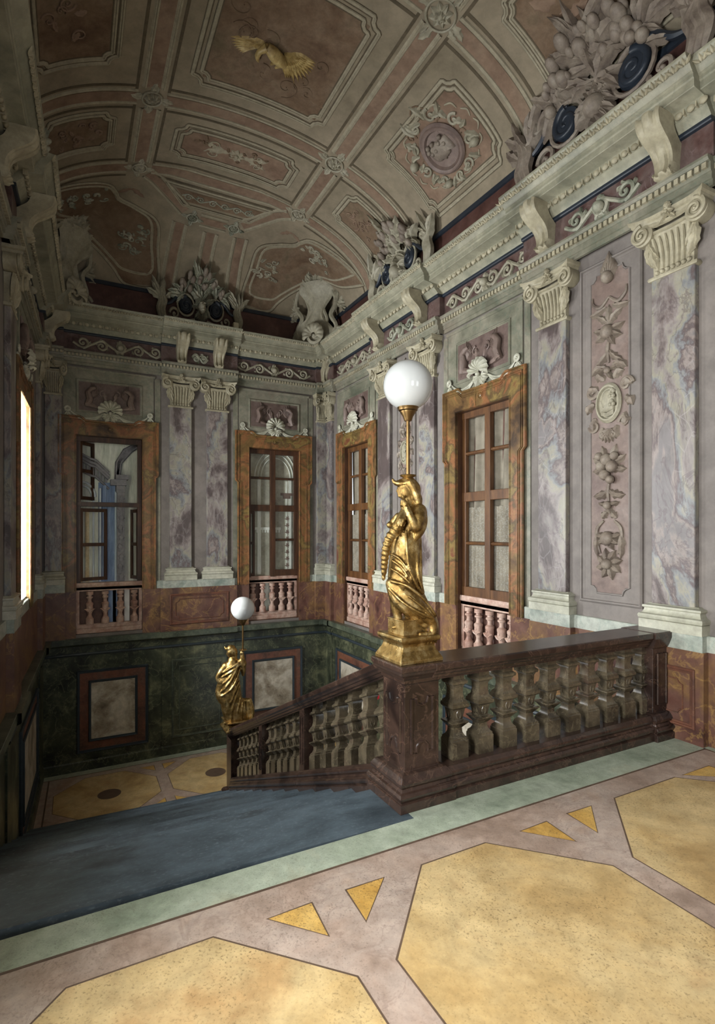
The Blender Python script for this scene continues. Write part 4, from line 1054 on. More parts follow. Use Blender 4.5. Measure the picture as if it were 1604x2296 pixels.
f2 = structure(poly_slab([(xl(7.7)-.1, 7.70), (XR, 7.70), (XR, YB), (xl(YB)-.1, YB)], ZL-.3, ZL).build('floor_landing', 'mauve_floor'), 'shadowed middle landing floor with ochre octagons')
inlay(f2, octa(-.24, 1.165, 8.02, 9.45, .42, .44), ZL, 'ochre_floor', 'octagon_slab'); inlay(f2, octa(1.345, 2.72, 8.02, 9.45, .42, .44), ZL, 'ochre_floor', 'octagon_slab'); inlay(f2, octa(2.90, 4.25, 8.02, 9.45, .42, .44), ZL, 'ochre_floor', 'octagon_slab')
for xm in (1.255, 2.81):
    for s in (-1, 1):
        for yy, t in ((9.45, -1), (8.02, 1)): inlay(f2, [(xm+s*.07, yy), (xm+s*.28, yy), (xm+s*.07, yy+t*.20)], ZL, 'ochre_dark', 'triangle_inlay', .014)
for x in (.48, 2.03):
    m = MB().lathe([(0, -.002), (.16, -.002), (.16, .0024), (0, .0024)], 24, (x, 8.72, ZL)); m.build('dark_roundel', 'line', f2)
poly_slab([(xl(9.7), 9.60), (XR, 9.60), (XR, YB), (xl(9.7), YB)], ZL-.004, ZL+.0012).build('border_strip', 'mint_floor', f2)
poly_slab([(xl(7.7), 7.735), (XR, 7.735), (XR, 7.90), (xl(7.7), 7.90)], ZL-.004, ZL+.0012).build('border_strip', 'mint_floor', f2)
for y in (9.59, 7.90): poly_slab([(xl(9), y), (XR, y), (XR, y+.014), (xl(9), y+.014)], ZL-.004, ZL+.0016).build('border_line', 'line', f2)
poly_slab([(-.37, 7.9), (-.35, 7.9), (-.31, 9.6), (-.33, 9.6)], ZL-.004, ZL+.0016).build('border_line', 'line', f2)
# flight that goes on down behind the railing
f3 = structure(poly_slab([(2.1, 3.0), (XR, 3.0), (XR, 7.72), (2.1, 7.72)], -4.4, -4.3).build('floor_lower', 'mauve_floor'), 'dim floor of the stairwell below')
# ================================================================== STAIRS
ST = frame((1.775, 2.755, 0), (1, -LK, 0), (LK, 1, 0)); ST = Matrix(((1, LK, 0, 1.775), (-LK, 1, 0, 2.755), (0, 0, 1, 0), (0, 0, 0, 1)))
NR, RIS, TRD, Y0 = 13, -ZL/13, .383, .37
SL = RIS/TRD
stairs = thing('staircase', 'dark slate flight of steps descending to the middle landing', 'staircase', ST)
XW0 = -2.475
for i in range(NR):
    y0 = (-.069 if i == 0 else Y0+(i-1)*TRD-.02); y1 = Y0+i*TRD+.006
    prof = [(y0, -i*RIS-.30), (y1-.03, -i*RIS-.30), (y1-.03, -i*RIS-.045), (y1, -i*RIS-.03), (y1+.004, -i*RIS-.012), (y1-.008, -i*RIS), (y0, -i*RIS)]
    MB().loft([[(x, y, z) for y, z in prof] for x in (XW0, .10)]).build('step', 'stair', stairs)
# flight seen through the railing, going on down
low = thing('staircase', 'lower flight of dark steps seen between the balusters', 'staircase', None)
for i in range(13):
    y1 = 7.70-i*TRD
    MB().box(2.35, XR-.03, y1-TRD-.02, y1, ZL-(i+1)*RIS-.25, ZL-(i+1)*RIS).build('step', 'stair', low)
# ================================================================== BALUSTRADES
BP = [(.065, 0), (.065, .12), (.060, .126), (.060, .136), (.045, .15), (.036, .17), (.034, .198), (.040, .205), (.062, .232), (.067, .237), (.066, .244), (.042, .250), (.037, .256), (.042, .29), (.048, .325), (.062, .334), (.068, .342), (.068, .362), (.060, .368), (.060, .376), (.044, .392), (.038, .43), (.040, .47), (.048, .488), (.060, .496), (.062, .512), (.052, .520), (.044, .526), (.044, .565)]
def baluster_mesh(slope=0.0, name='baluster'):
    m = MB().lathe([(r, z) for r, z in BP], 4, sq=True)
    ring = [(.017*cos(a*PI/6), .028*sin(a*PI/6)) for a in range(13)]
    for s in (1, -1):
        m.tube([(a, s*.042, .291+b) for a, b in ring], .005, 5); m.tube([(s*.042, a, .291+b) for a, b in ring], .005, 5)
    if slope: m.mapped(lambda p: (p[0], p[1], p[2]-slope*p[1]))
    return m.mesh(name, 'olive', 0.4)
BME = baluster_mesh(); BMS = baluster_mesh(SL)
BASEP = [(0, 0, .03), (0, .055, .03), (0, .057, .018), (0, .065, .022), (0, .085, .036), (0, .105, .036), (0, .118, .022), (0, .122, .008), (0, .135, .004), (0, .15, .014), (0, .165, .018), (0, .18, .014), (0, .19, .0), (0, .20, -.01)]
NEWP_B = [(0, .035), (.055, .035), (.058, .02), (.075, .03), (.095, .04), (.112, .03), (.118, .012), (.135, .004), (.15, .016), (.168, .02), (.182, .012), (.20, .0), (.21, -.012)]
RAILP = [(.762, -.03), (.775, -.03), (.78, -.015), (.80, -.01), (.805, .0), (.82, .006), (.835, .022), (.84, .022), (.872, .022), (.878, .016)]
bal = thing('balustrade', 'brown marble railing with ten balusters closing the landing to the wall', 'balustrade', Matrix.Translation((0, 2.91, 0)))
hd = .13
def lbox(m, x0, x1, h, prof):
    return m.loft([[(x0, -h-o, z), (x1, -h-o, z), (x1, h+o, z), (x0, h+o, z)] for z, o in prof])
lbox(MB(), 2.02, 4.42, hd, [(z, o-.005) for _, z, o in BASEP]).build('base_rail', 'umber', bal, bevel=.003)
lbox(MB(), 2.02, 4.44, hd-.005, RAILP).build('handrail', 'umber', bal, bevel=.003)
for i in range(10): put('baluster', BME, bal, T((2.275+.2165*i, 0, .198)))
def newel(par, M, h=.88, w=.13, name='newel_post'):
    m = MB().lathe([(w+.045+o, z) for z, o in NEWP_B]+[(w, .215), (w, h-.13), (w+.01, h-.12), (w+.012, h-.10), (w+.03, h-.075), (w+.045, h-.06), (w+.055, h-.04), (w+.06, h-.035), (w+.06, h-.008), (w+.054, h)], 4, sq=True)
    o = m.build(name, 'umber', par, M, bevel=.003)
    pz0, pz1 = .26, h-.17; q = w*.62
    P = [(-q, pz0+.06), (-q*.55, pz0+.06), (-q*.5, pz0+.10), (-q*.2, pz0+.125), (q*.2, pz0+.125), (q*.5, pz0+.10), (q*.55, pz0+.06), (q, pz0+.06), (q, pz1-.05), (q*.55, pz1-.05), (q*.45, pz1-.085), (0, pz1-.10), (-q*.45, pz1-.085), (-q*.55, pz1-.05), (-q, pz1-.05)]
    for r in (0, PI/2, PI, -PI/2):
        mm = pline(P, w+.002, .010); fld = MB().prism(P, w-.002, w+.003)
        mm.build('panel_moulding', 'umber', o, Matrix.Rotation(r, 4, 'Z'), smooth=0.8); fld.build('panel_field', 'umber', o, Matrix.Rotation(r, 4, 'Z'))
    return o
NWX, NWY = 1.952, 2.957
newel(bal, T((NWX, NWY-2.91, 0)))
# half pier against the wall
m = MB().loft([[(4.22-o*.6, -.115-o, z), (4.43, -.115-o, z), (4.43, .115+o, z), (4.22-o*.6, .115+o, z)] for z, o in [(z, o+.035) for z, o in NEWP_B]+[(.215, .0), (.74, .0), (.75, .012), (.79, .03), (.83, .045), (.872, .045), (.882, .04)]])
m.build('wall_pier', 'umber', bal, bevel=.003)
for s in (-.03, .03): MB().box(4.27, 4.38, -.125, -.115, .28, .70).build('pier_panel', 'umber', bal) if s > 0 else None
pline([(4.27, .28), (4.38, .28), (4.38, .70), (4.27, .70)], 0, .008).mapped(lambda p: (p[0], p[1]-.125, p[2])).build('panel_moulding', 'umber', bal, smooth=.8)
# sloping balustrade down the stairs (stair frame: y runs down the flight)
LS = .024
SBM = Matrix(((1, LS, 0, 1.772), (-LS, 1, 0, 2.755), (0, 0, 1, 0), (0, 0, 0, 1)))
sb = thing('balustrade', 'sloping brown marble railing going down beside the stairs', 'balustrade', SBM)
CX = .165
YN, YFN = .34, 4.62
def zt(y): return .88-SL*(y-YN+.06)
def slbox(y0, y1, h, prof, ref):
    return MB().loft([[(CX-h-o, y0, z+ref(y0)), (CX-h-o, y1, z+ref(y1)), (CX+h+o, y1, z+ref(y1)), (CX+h+o, y0, z+ref(y0))] for z, o in prof])
ref = lambda y: zt(y)-.88
segs = [(YN, 1.93), (1.93, 3.28), (3.28, YFN)]
for k, (a, b) in enumerate(segs):
    slbox(a, b-.004, hd, RAILP, ref).build('handrail', 'umber', sb, bevel=.003)
    slbox(a, b-.004, hd, [(-.42, .03)]+[(z+.0, o-.005) for _, z, o in BASEP], ref).build('base_rail', 'umber', sb, bevel=.003)
for yp in (1.93, 3.28):
    w_ = .06
    MB().loft([[(CX-.10, yp-w_, z-SL*-w_+ref(yp)), (CX-.10, yp+w_, z-SL*w_+ref(yp)), (CX+.10, yp+w_, z-SL*w_+ref(yp)), (CX+.10, yp-w_, z+SL*w_+ref(yp))] for z in (.17, .79)]).build('pier', 'umber', sb, bevel=.004)
    P = [(yp-.03, .26), (yp+.03, .26-SL*.06), (yp+.03, .70-SL*.06), (yp-.03, .70)]
    MB().tube([(CX-.103, y, z+ref(yp-.03)) for y, z in P+P[:1]], .007, 6, False).build('pier_moulding', 'umber', sb)
for (a, b), nb in zip(segs, (6, 6, 6)):
    a0, b0 = a+(.16 if a == YN else .17), b-.17
    for i in range(nb):
        y = a0+(b0-a0)*i/(nb-1); put('baluster', BMS, sb, T((CX, y, .198+ref(y))))
YN2 = 4.80
zn2 = -1.055
MB().lathe([(.13+.045+o, z+ZL) for z, o in NEWP_B]+[(.13, ZL+.215), (.13, zn2-.13), (.142, zn2-.10), (.16, zn2-.075), (.185, zn2-.04), (.19, zn2-.035), (.19, zn2-.008), (.184, zn2)], 4, sq=True, c=(CX+.02, YN2, 0)).build('newel_post', 'umber', sb, bevel=.003)
# sign half hidden behind the railing
sg_ = thing('notice_sign', 'small red and white round sign glimpsed between the stair balusters', 'sign', T((2.47, 4.36, .215)) @ Matrix.Rotation(-.5, 4, 'Z') @ Matrix.Rotation(PI/2, 4, 'X'))
MB().lathe([(0, 0), (.07, 0), (.07, .006), (0, .006)], 32).build('disc', 'white_paint', sg_); MB().lathe([(.045, .004), (.07, .004), (.071, .009), (.045, .009)], 32).build('red_ring', 'sign_red', sg_)
MB().box(-.01, .01, -1.2, -.06, -.012, -.002).build('post', 'ink', sg_)

# ================================================================== STATUE LAMPS
def fuse(mb, mat, voxel=.006, it=3, name='figure'):
    me = mb.mesh('raw', mat); o = D.objects.new('raw', me); COL.objects.link(o)
    r = o.modifiers.new('r', 'REMESH'); r.mode = 'VOXEL'; r.voxel_size = voxel
    s = o.modifiers.new('s', 'SMOOTH'); s.iterations = it; s.factor = .5
    dg = bpy.context.evaluated_depsgraph_get(); out = D.meshes.new_from_object(o.evaluated_get(dg)); out.name = name
    D.objects.remove(o); D.meshes.remove(me)
    out.polygons.foreach_set('use_smooth', [True]*len(out.polygons))
    if not out.materials: out.materials.append(MT[mat])
    return out
class Fig(MB):
    """figure drawn from a profile view: sketch x, y (down), depth b (metres, minus = towards the viewer), radius"""
    def __init__(s, x0, y0, k): super().__init__(); s.x0, s.y0, s.k = x0, y0, k
    def P(s, x, y, b=0.0): return ((x-s.x0)*s.k, b, (s.y0-y)*s.k)
    def limb(s, pts, n=14, sub=5, mod=None):
        q = crom([(x, y, b, r) for x, y, b, r in pts], sub); R = [r*s.k for *_, r in q]
        if mod: R = [r*(1+mod[0]*sin(i*mod[1])) for i, r in enumerate(R)]
        pp = [s.P(x, y, b) for x, y, b, _ in q]
        s.tube(pp, R, n)
        for p, r in ((pp[0], R[0]), (pp[-1], R[-1])): s.ball(p, r, n, 8)
        return s
    def blob(s, x, y, b, rx, ry, rb): s.ball(s.P(x, y, b), s.k, 16, 10, rx, rb, ry); return s
def lathe_obj(prof, c, name, mat, par, n=32): return MB().lathe(prof, n, c).build(name, mat, par, smooth=0.7)
def lamp_top(t, x, z0, zc, R):
    lathe_obj([(0, z0-.012), (.03, z0-.012), (.05, z0-.002), (.055, z0+.004), (.05, z0+.008), (.018, z0+.006), (0, z0+.006)], (x, 0, 0), 'drip_dish', 'gold', t)
    zb = zc-R*.80
    lathe_obj([(0, z0), (.013, z0), (.0115, zb-.10), (0, zb-.10)], (x, 0, 0), 'lamp_pole', 'brass', t, 16)
    lathe_obj([(0, zb-.105), (.022, zb-.105), (.026, zb-.098), (.034, zb-.075), (.05, zb-.05), (.052, zb-.042), (.062, zb-.036), (.066, zb-.022), (.074, zb-.012), (.076, zb+.002), (.070, zb+.006), (0, zb+.004)], (x, 0, 0), 'lamp_holder', 'brass', t)
    k = 28; MB().lathe([(max(.001, R*sin(PI*i/k)), zc-R*cos(PI*i/k)) for i in range(k+1)], 48, (x, 0, 0)).build('globe', 'opal', t, smooth=3.2)
def turn(pos): # statue frame: x = picture right, y = away
    return T(pos) @ Matrix.Rotation(-YAW, 4, 'Z')
# ---- near statue: a robed woman, hand at her chin, a twisted horn in the crook of her arm
k1 = .000569
t1 = thing('statue_lamp', 'gilded robed statue on the near newel post carrying a large white globe lamp', 'statue lamp', turn((NWX-.012, NWY+.006, .88)))
Minv = Matrix.Rotation(YAW, 4, 'Z')
ped = MB().lathe([(.160, 0), (.160, .022), (.155, .03), (.147, .045), (.129, .075), (.121, .10), (.125, .118), (.144, .135), (.150, .145), (.150, .162), (.143, .168), (0, .168)], 4, sq=True)
ped.build('pedestal', 'gold', t1, Minv, bevel=.004)
MB().box(-.098, .09, -.09, .098, .165, .262).box(-.103, .095, -.095, .103, .255, .265).build('plinth_block', 'gold', t1, Minv, bevel=.004)
F1 = Fig(440, 2188, k1)
F1.limb([(505, 470, .01, 84), (492, 560, .0, 122), (468, 700, 0, 134), (415, 850, 0, 172), (402, 1000, 0, 176), (390, 1150, 0, 180), (392, 1280, 0, 190), (405, 1390, .01, 170)], 22)
F1.limb([(470, 1300, .03, 120), (500, 1420, .03, 110), (560, 1560, .03, 110), (650, 1690, .02, 96), (715, 1790, 0, 70), (722, 1880, -.02, 56), (690, 1960, -.04, 44)])
F1.limb([(290, 1340, -.04, 110), (400, 1470, -.05, 122), (520, 1590, -.05, 112), (630, 1690, -.05, 80), (700, 1770, -.04, 60), (700, 1880, -.05, 44), (640, 1950, -.06, 36)])
F1.limb([(250, 1330, -.03, 78), (300, 1470, -.04, 86), (390, 1580, -.05, 80), (480, 1670, -.05, 64), (560, 1740, -.05, 50)])
F1.limb([(285, 1480, -.02, 74), (295, 1600, -.02, 60), (318, 1720, -.02, 48), (335, 1800, -.02, 42)]); F1.limb([(335, 1808, -.02, 36), (300, 1818, -.03, 30), (262, 1824, -.035, 22)])
F1.limb([(430, 1640, .0, 66), (455, 1740, -.01, 50), (440, 1810, -.03, 38), (380, 1825, -.05, 26)])
for i in range(4): F1.limb([(385-i*14, 1818, -.05-i*.006, 12), (362-i*14, 1828, -.055-i*.006, 9)], 6, 2)
F1.limb([(480, 1700, -.02, 50), (560, 1770, -.04, 46), (610, 1800, -.05, 36)])
# raised arm, sleeve, hand with fingers at the chin
F1.limb([(560, 490, -.03, 74), (545, 590, -.07, 72), (505, 690, -.09, 60), (450, 590, -.10, 48), (405, 470, -.085, 38)])
F1.limb([(570, 500, -.01, 80), (565, 640, -.04, 84), (530, 760, -.06, 62), (480, 840, -.07, 26)])
F1.blob(385, 425, -.08, 40, 46, 30)
for i in range(4): F1.limb([(385-i*4, 400+i*16, -.085, 15), (352-i*2, 388+i*16, -.075, 14), (345, 412+i*14, -.06, 12)], 6, 3)
F1.limb([(392, 400, -.08, 15), (375, 360, -.07, 13), (366, 330, -.06, 11)], 6, 3)
# horn: fluted sheath above, twisted tail below
F1.limb([(385, 490, -.06, 40), (345, 590, -.08, 58), (300, 690, -.09, 62)], 12, 5)
F1.limb([(310, 690, -.085, 60), (240, 770, -.09, 56), (195, 860, -.09, 52), (172, 960, -.08, 48), (160, 1060, -.07, 42), (155, 1160, -.06, 34), (148, 1275, -.05, 20)], 12, 9, (.14, 1.35))
for d in (-32, -8, 18): F1.limb([(392+d*.5, 500, -.095, 9), (350+d, 600, -.13, 11), (318+d*1.2, 680, -.14, 10)], 6, 3)
F1.limb([(330, 560, .05, 46), (260, 640, .06, 44), (230, 660, .05, 40)])
# neck, head, hair, hat
F1.limb([(470, 470, .0, 66), (450, 400, 0, 56), (440, 350, 0, 56)])
F1.blob(415, 268, 0, 92, 112, 74); F1.blob(375, 320, 0, 48, 46, 44); F1.limb([(335, 228, 0, 20), (318, 255, 0, 15), (304, 272, 0, 10)], 8, 3); F1.blob(325, 292, 0, 14, 8, 18); F1.blob(322, 306, 0, 13, 7, 16); F1.blob(340, 330, 0, 24, 18, 22)
F1.limb([(350, 215, -.02, 16), (325, 212, 0, 15), (350, 215, .02, 16)], 8, 3)
for s in (-1, 1): F1.blob(342, 238, s*.022, 8, 7, 9)
F1.limb([(430, 170, 0, 74), (500, 220, 0, 72), (525, 310, .0, 58), (545, 390, .0, 58), (535, 460, .0, 50)], 12, 5, (.05, 1.1))
for d in (-.03, .0, .03): F1.limb([(450, 180, d, 50), (505, 280, d*1.1, 46), (540, 380, d, 40), (545, 450, d, 24)], 8, 4, (.08, 1.3))
F1.limb([(258, 142, -.01, 16), (285, 178, -.015, 24), (350, 190, -.02, 26), (430, 180, -.03, 28), (480, 165, -.03, 22)]); F1.limb([(262, 150, .01, 16), (300, 185, .02, 24), (380, 190, .03, 28), (460, 180, .03, 26)])
F1.limb([(300, 178, 0, 26), (360, 160, 0, 30), (430, 145, 0, 34), (455, 115, 0, 30)])
# cloak edges and folds
for pts, r in (([(395, 730, -.10), (400, 900, -.125), (425, 1120, -.125), (500, 1310, -.11), (585, 1430, -.07)], 17), ([(515, 870, -.06), (525, 1080, -.07), (545, 1260, -.075), (590, 1400, -.06)], 20), ([(565, 800, -.02), (572, 1100, -.03), (575, 1300, -.03), (600, 1430, -.03)], 22),
               ([(235, 1290, -.09), (400, 1335, -.13), (540, 1440, -.12), (660, 1570, -.09), (735, 1680, -.06)], 18), ([(205, 1370, -.08), (360, 1520, -.125), (540, 1630, -.125), (680, 1700, -.09)], 17), ([(370, 1530, -.12), (500, 1640, -.12), (600, 1700, -.10)], 13),
               ([(225, 985, -.06), (330, 1045, -.105), (420, 1170, -.12)], 13), ([(240, 1060, -.07), (340, 1130, -.105), (410, 1230, -.12)], 13), ([(230, 1150, -.08), (330, 1210, -.11), (430, 1300, -.125)], 13), ([(260, 760, -.06), (330, 740, -.085), (390, 730, -.095)], 12),
               ([(420, 1450, -.135), (560, 1560, -.13), (690, 1690, -.09), (745, 1800, -.05), (730, 1900, -.05)], 15), ([(525, 540, -.07), (522, 660, -.085), (500, 780, -.085), (465, 855, -.07), (430, 800, -.09), (425, 650, -.11)], 11)):
    F1.limb([(x, y, b, r) for x, y, b in pts], 8, 5)
for x, b in ((545, -.09), (575, -.085), (610, -.08), (650, -.07), (690, -.06), (725, -.04), (755, -.01)): F1.limb([(x+12, 1880, b, 24), (x, 1940, b-.005, 20), (x-6, 2000, b-.005, 13)], 7, 3)
put('figure', fuse(F1, 'gold', .0055, 2), t1)
lamp_top(t1, (455-440)*k1-.012, 1.188, 1.780, .161)
# ---- far statue: cloaked figure seen from behind, lifting the lamp
k2 = .000941
P2 = SBM @ Vector((CX+.02, YN2, zn2))
t2 = thing('statue_lamp', 'gilded cloaked statue on the lower newel post lifting a smaller globe lamp', 'statue lamp', turn(P2+Vector((-.018, .009, 0))))
MB().lathe([(.19, 0), (.19, .02), (.175, .035), (.155, .06), (.15, .085), (.165, .10), (.175, .11), (.175, .125), (0, .125)], 4, sq=True).build('pedestal', 'gold', t2, Minv, bevel=.004)
F2 = Fig(390, 2088, k2)
F2.limb([(335, 1100, 0, 84), (318, 1200, 0, 116), (300, 1330, 0, 128), (300, 1480, 0, 146), (315, 1620, 0, 150), (330, 1760, 0, 146), (350, 1880, 0, 146), (365, 1970, 0, 146)], 20)
F2.limb([(220, 1360, -.03, 80), (160, 1500, -.04, 72), (180, 1600, -.05, 84), (260, 1690, -.06, 78), (340, 1700, -.05, 60)])
F2.limb([(240, 1680, -.02, 90), (250, 1800, -.02, 80), (265, 1910, -.02, 66)])
F2.limb([(250, 1930, -.02, 40), (262, 1990, -.04, 34), (240, 2005, -.06, 26)])
for x, xx in ((505, 500), (555, 560), (600, 610)): F2.limb([(x-20, 1690, .02, 40), (xx, 1820, .01, 46), (xx+5, 1920, .0, 40), (xx-15, 1990, 0, 34)])
F2.limb([(455, 1110, -.0, 58), (500, 1140, .0, 46), (486, 1070, -.01, 38), (476, 995, -.01, 32)]); F2.blob(476, 975, -.01, 32, 32, 30)
for i in range(4): F2.limb([(455+i*13, 968, -.035, 9), (458+i*12, 948, -.03, 9), (464+i*8, 940, -.01, 8)], 6, 2)
F2.limb([(460, 1110, 0, 62), (488, 1210, .0, 46), (490, 1300, 0, 22)])
F2.limb([(240, 1170, -.02, 74), (170, 1260, -.04, 60), (130, 1330, -.05, 46), (175, 1390, -.07, 40), (215, 1420, -.07, 32)])
F2.limb([(335, 1090, 0, 54), (325, 1020, 0, 44), (318, 980, 0, 46)]); F2.blob(310, 955, 0, 68, 84, 66); F2.limb([(262, 965, 0, 16), (240, 990, 0, 12)], 8, 2); F2.blob(275, 1010, 0, 26, 24, 30)
F2.limb([(300, 905, 0, 60), (350, 950, .0, 56), (370, 1040, 0, 30)]); F2.limb([(215, 880, 0, 14), (228, 905, 0, 20), (270, 910, 0, 30), (330, 890, 0, 40)])
for pts, r in (([(440, 1105, -.06), (330, 1170, -.11), (200, 1250, -.08)], 18), ([(445, 1140, -.06), (330, 1230, -.115), (170, 1330, -.07)], 17), ([(430, 1130, -.07), (350, 1330, -.125), (240, 1480, -.12), (150, 1560, -.08)], 18), ([(450, 1200, -.05), (400, 1380, -.11), (320, 1500, -.13), (170, 1600, -.11)], 18),
               ([(445, 1380, -.06), (410, 1480, -.10), (340, 1660, -.13), (300, 1740, -.12)], 17), ([(450, 1450, -.05), (400, 1620, -.11), (350, 1820, -.13), (345, 1990, -.13)], 17), ([(470, 1620, -.05), (430, 1800, -.10), (420, 1990, -.11)], 16), ([(280, 1720, -.11), (290, 1850, -.12), (310, 1990, -.12)], 15),
               ([(200, 1640, -.08), (210, 1760, -.08), (225, 1900, -.07)], 14), ([(490, 1700, -.02), (480, 1850, -.06), (480, 1990, -.06)], 16), ([(380, 1210, -.10), (300, 1330, -.125), (190, 1430, -.09)], 15), ([(420, 1120, .05), (380, 1300, .11), (300, 1600, .13), (300, 1950, .12)], 18)):
    F2.limb([(x, y, b, r) for x, y, b in pts], 8, 5)
put('figure', fuse(F2, 'gold', .008, 2), t2)
lamp_top(t2, (484-390)*k2, (2088-925)*k2, (2088-302)*k2, .166)

# ================================================================== CARTOUCHES ON THE CORNICE
def flames(m, c, n, r, a0, a1, seed, w=.05, lift=.05):
    rn = random.Random(seed)
    for i in range(n):
        a = a0+(a1-a0)*i/max(1, n-1)+rn.uniform(-.15, .15); leaf(m, (c[0]+rn.uniform(-.06, .06), c[1]+rn.uniform(-.05, .05)), a, r*rn.uniform(.75, 1.2), w*rn.uniform(.7, 1.2), lift, rn.uniform(-.9, .9), 3, 9)
    return m
def fruit_cartouche(F, u, z, label, wide=1.0, mask=False, seed=1, tilt=.3, n0=.03, vs=1.0, mats=('mauve_st', 'stucco')):
    """fruit heaped over two dark scrolls, standing on the cornice against the springing vault"""
    t = thing('fruit_cartouche', label, 'cartouche', F @ T((u, 0, 0)), 'fruit cartouches above the cornice')
    rn = random.Random(seed)
    bend = lambda p: (p[0]*wide, n0+p[2]*1.3+max(0, p[1]*vs-.35)**2*1.0*tilt/.3, z+p[1]*vs)   # leans forward with the vault
    for i in range(26):
        uu = rn.uniform(-.42, .42); v = .50+.18*(1-(uu/.45)**2)+rn.uniform(-.14, .08)
        MB().ball((uu, v, rn.uniform(.04, .09)), rn.uniform(.03, .055), 10, 7).mapped(bend).build('fruit', mats[0], t, smooth=0.9)
    m = MB(); flames(m, (0, .55), 15, .34, .1, PI-.1, seed+1, .05, .07); flames(m, (-.35, .45), 7, .25, 1.2, 3.8, seed+2, .045, .06); flames(m, (.35, .45), 7, .25, -.7, 1.9, seed+3, .045, .06)
    flames(m, (0, .30), 9, .22, -2.6, -.5, seed+4, .05, .07); flames(m, (0, .42), 10, .26, 0, 6, seed+5, .05, .08)
    m.mapped(bend).build('foliage', 'leafy' if mask else mats[1], t, smooth=0.9)
    for s in (-1, 1):
        m = MB(); spiral(m, (s*.30, .28), .13, 1.5, PI/2, -s, .034, 30, .12, 1.0, 8); m.lathe([(0, 0), (.13, 0), (.12, .03), (0, .04)], 20, (s*.30, .28, 0)); stroke(m, [(s*.28, .41), (s*.45, .40), (s*.60, .28), (s*.72, .24)], .03, True)
        m.mapped(bend).build('dark_scroll', 'ink', t, smooth=0.9)
        m = MB(); m.tube([(s*.30+.165*cos(a*PI/9), .28+.165*sin(a*PI/9), .015) for a in range(-2, 18)], .018, 6); spiral(m, (s*.52, .12), .10, 1.2, 0, s, .025, 22); stroke(m, [(s*.12, .08), (s*.25, .04), (s*.42, .03), (s*.52, .02)], .03)
        for k in range(3): stroke(m, [(s*(.70+.05*k), .02), (s*(.74+.05*k), .16), (s*(.70+.05*k), .30), (s*(.78+.03*k), .40+.05*k)], .045)
        flames(m, (s*.76, .32), 7, .3, PI/2-.9, PI/2+.9, seed+8+s, .05, .05)
        m.mapped(bend).build('scroll_bracket', mats[1], t, smooth=0.9)
    if mask:
        m = MB(); m.ball((0, .25, .10), .085, 14, 10, .85, 1.2, .9); m.ball((0, .24, .185), .02, 8, 6, .8, 1.6, 1); m.ball((0, .195, .165), .03, 8, 5, 1.2, .4, .7)
        for s in (-1, 1): m.ball((s*.03, .275, .17), .013, 8, 5); m.ball((s*.032, .295, .168), .02, 8, 5, 1.4, .5, 1)
        for a in range(6): leaf(m, (0, .18), -PI/2+(a-2.5)*.3, .14, .03, .08, 0, 1, 6)
        m.mapped(bend).build('mask', mats[1], t, smooth=0.9)
    else:
        m = MB(); m.ball((0, .2, .05), .09, 10, 7); flames(m, (0, .2), 10, .2, 0, 6, seed+20, .04, .07)
        m.mapped(bend).build('centre_leaf', mats[1], t, smooth=0.9)
    return t
fruit_cartouche(FR, 3.42, 5.44, 'large fruit and scroll cartouche above the nearest pilasters at the vault edge', 1.2, False, 31, n0=.13, vs=1.15, mats=('mauve_st', 'mauve_st'))
fruit_cartouche(FR, 6.92, 5.40, 'fruit and scroll cartouche above the cornice between large globe and vault', 1.0, False, 41, n0=.13, vs=1.1, mats=('mauve_st', 'stucco'))
fruit_cartouche(FB, -2.0, 5.34, 'dark fruit cartouche with grotesque mask at the middle of the end wall', .85, True, 51, n0=.10, vs=1.1)
fruit_cartouche(FL, -6.9, 5.28, 'shadowed fruit cartouche above the left cornice', .8, False, 61, mats=('leafy', 'leafy'))
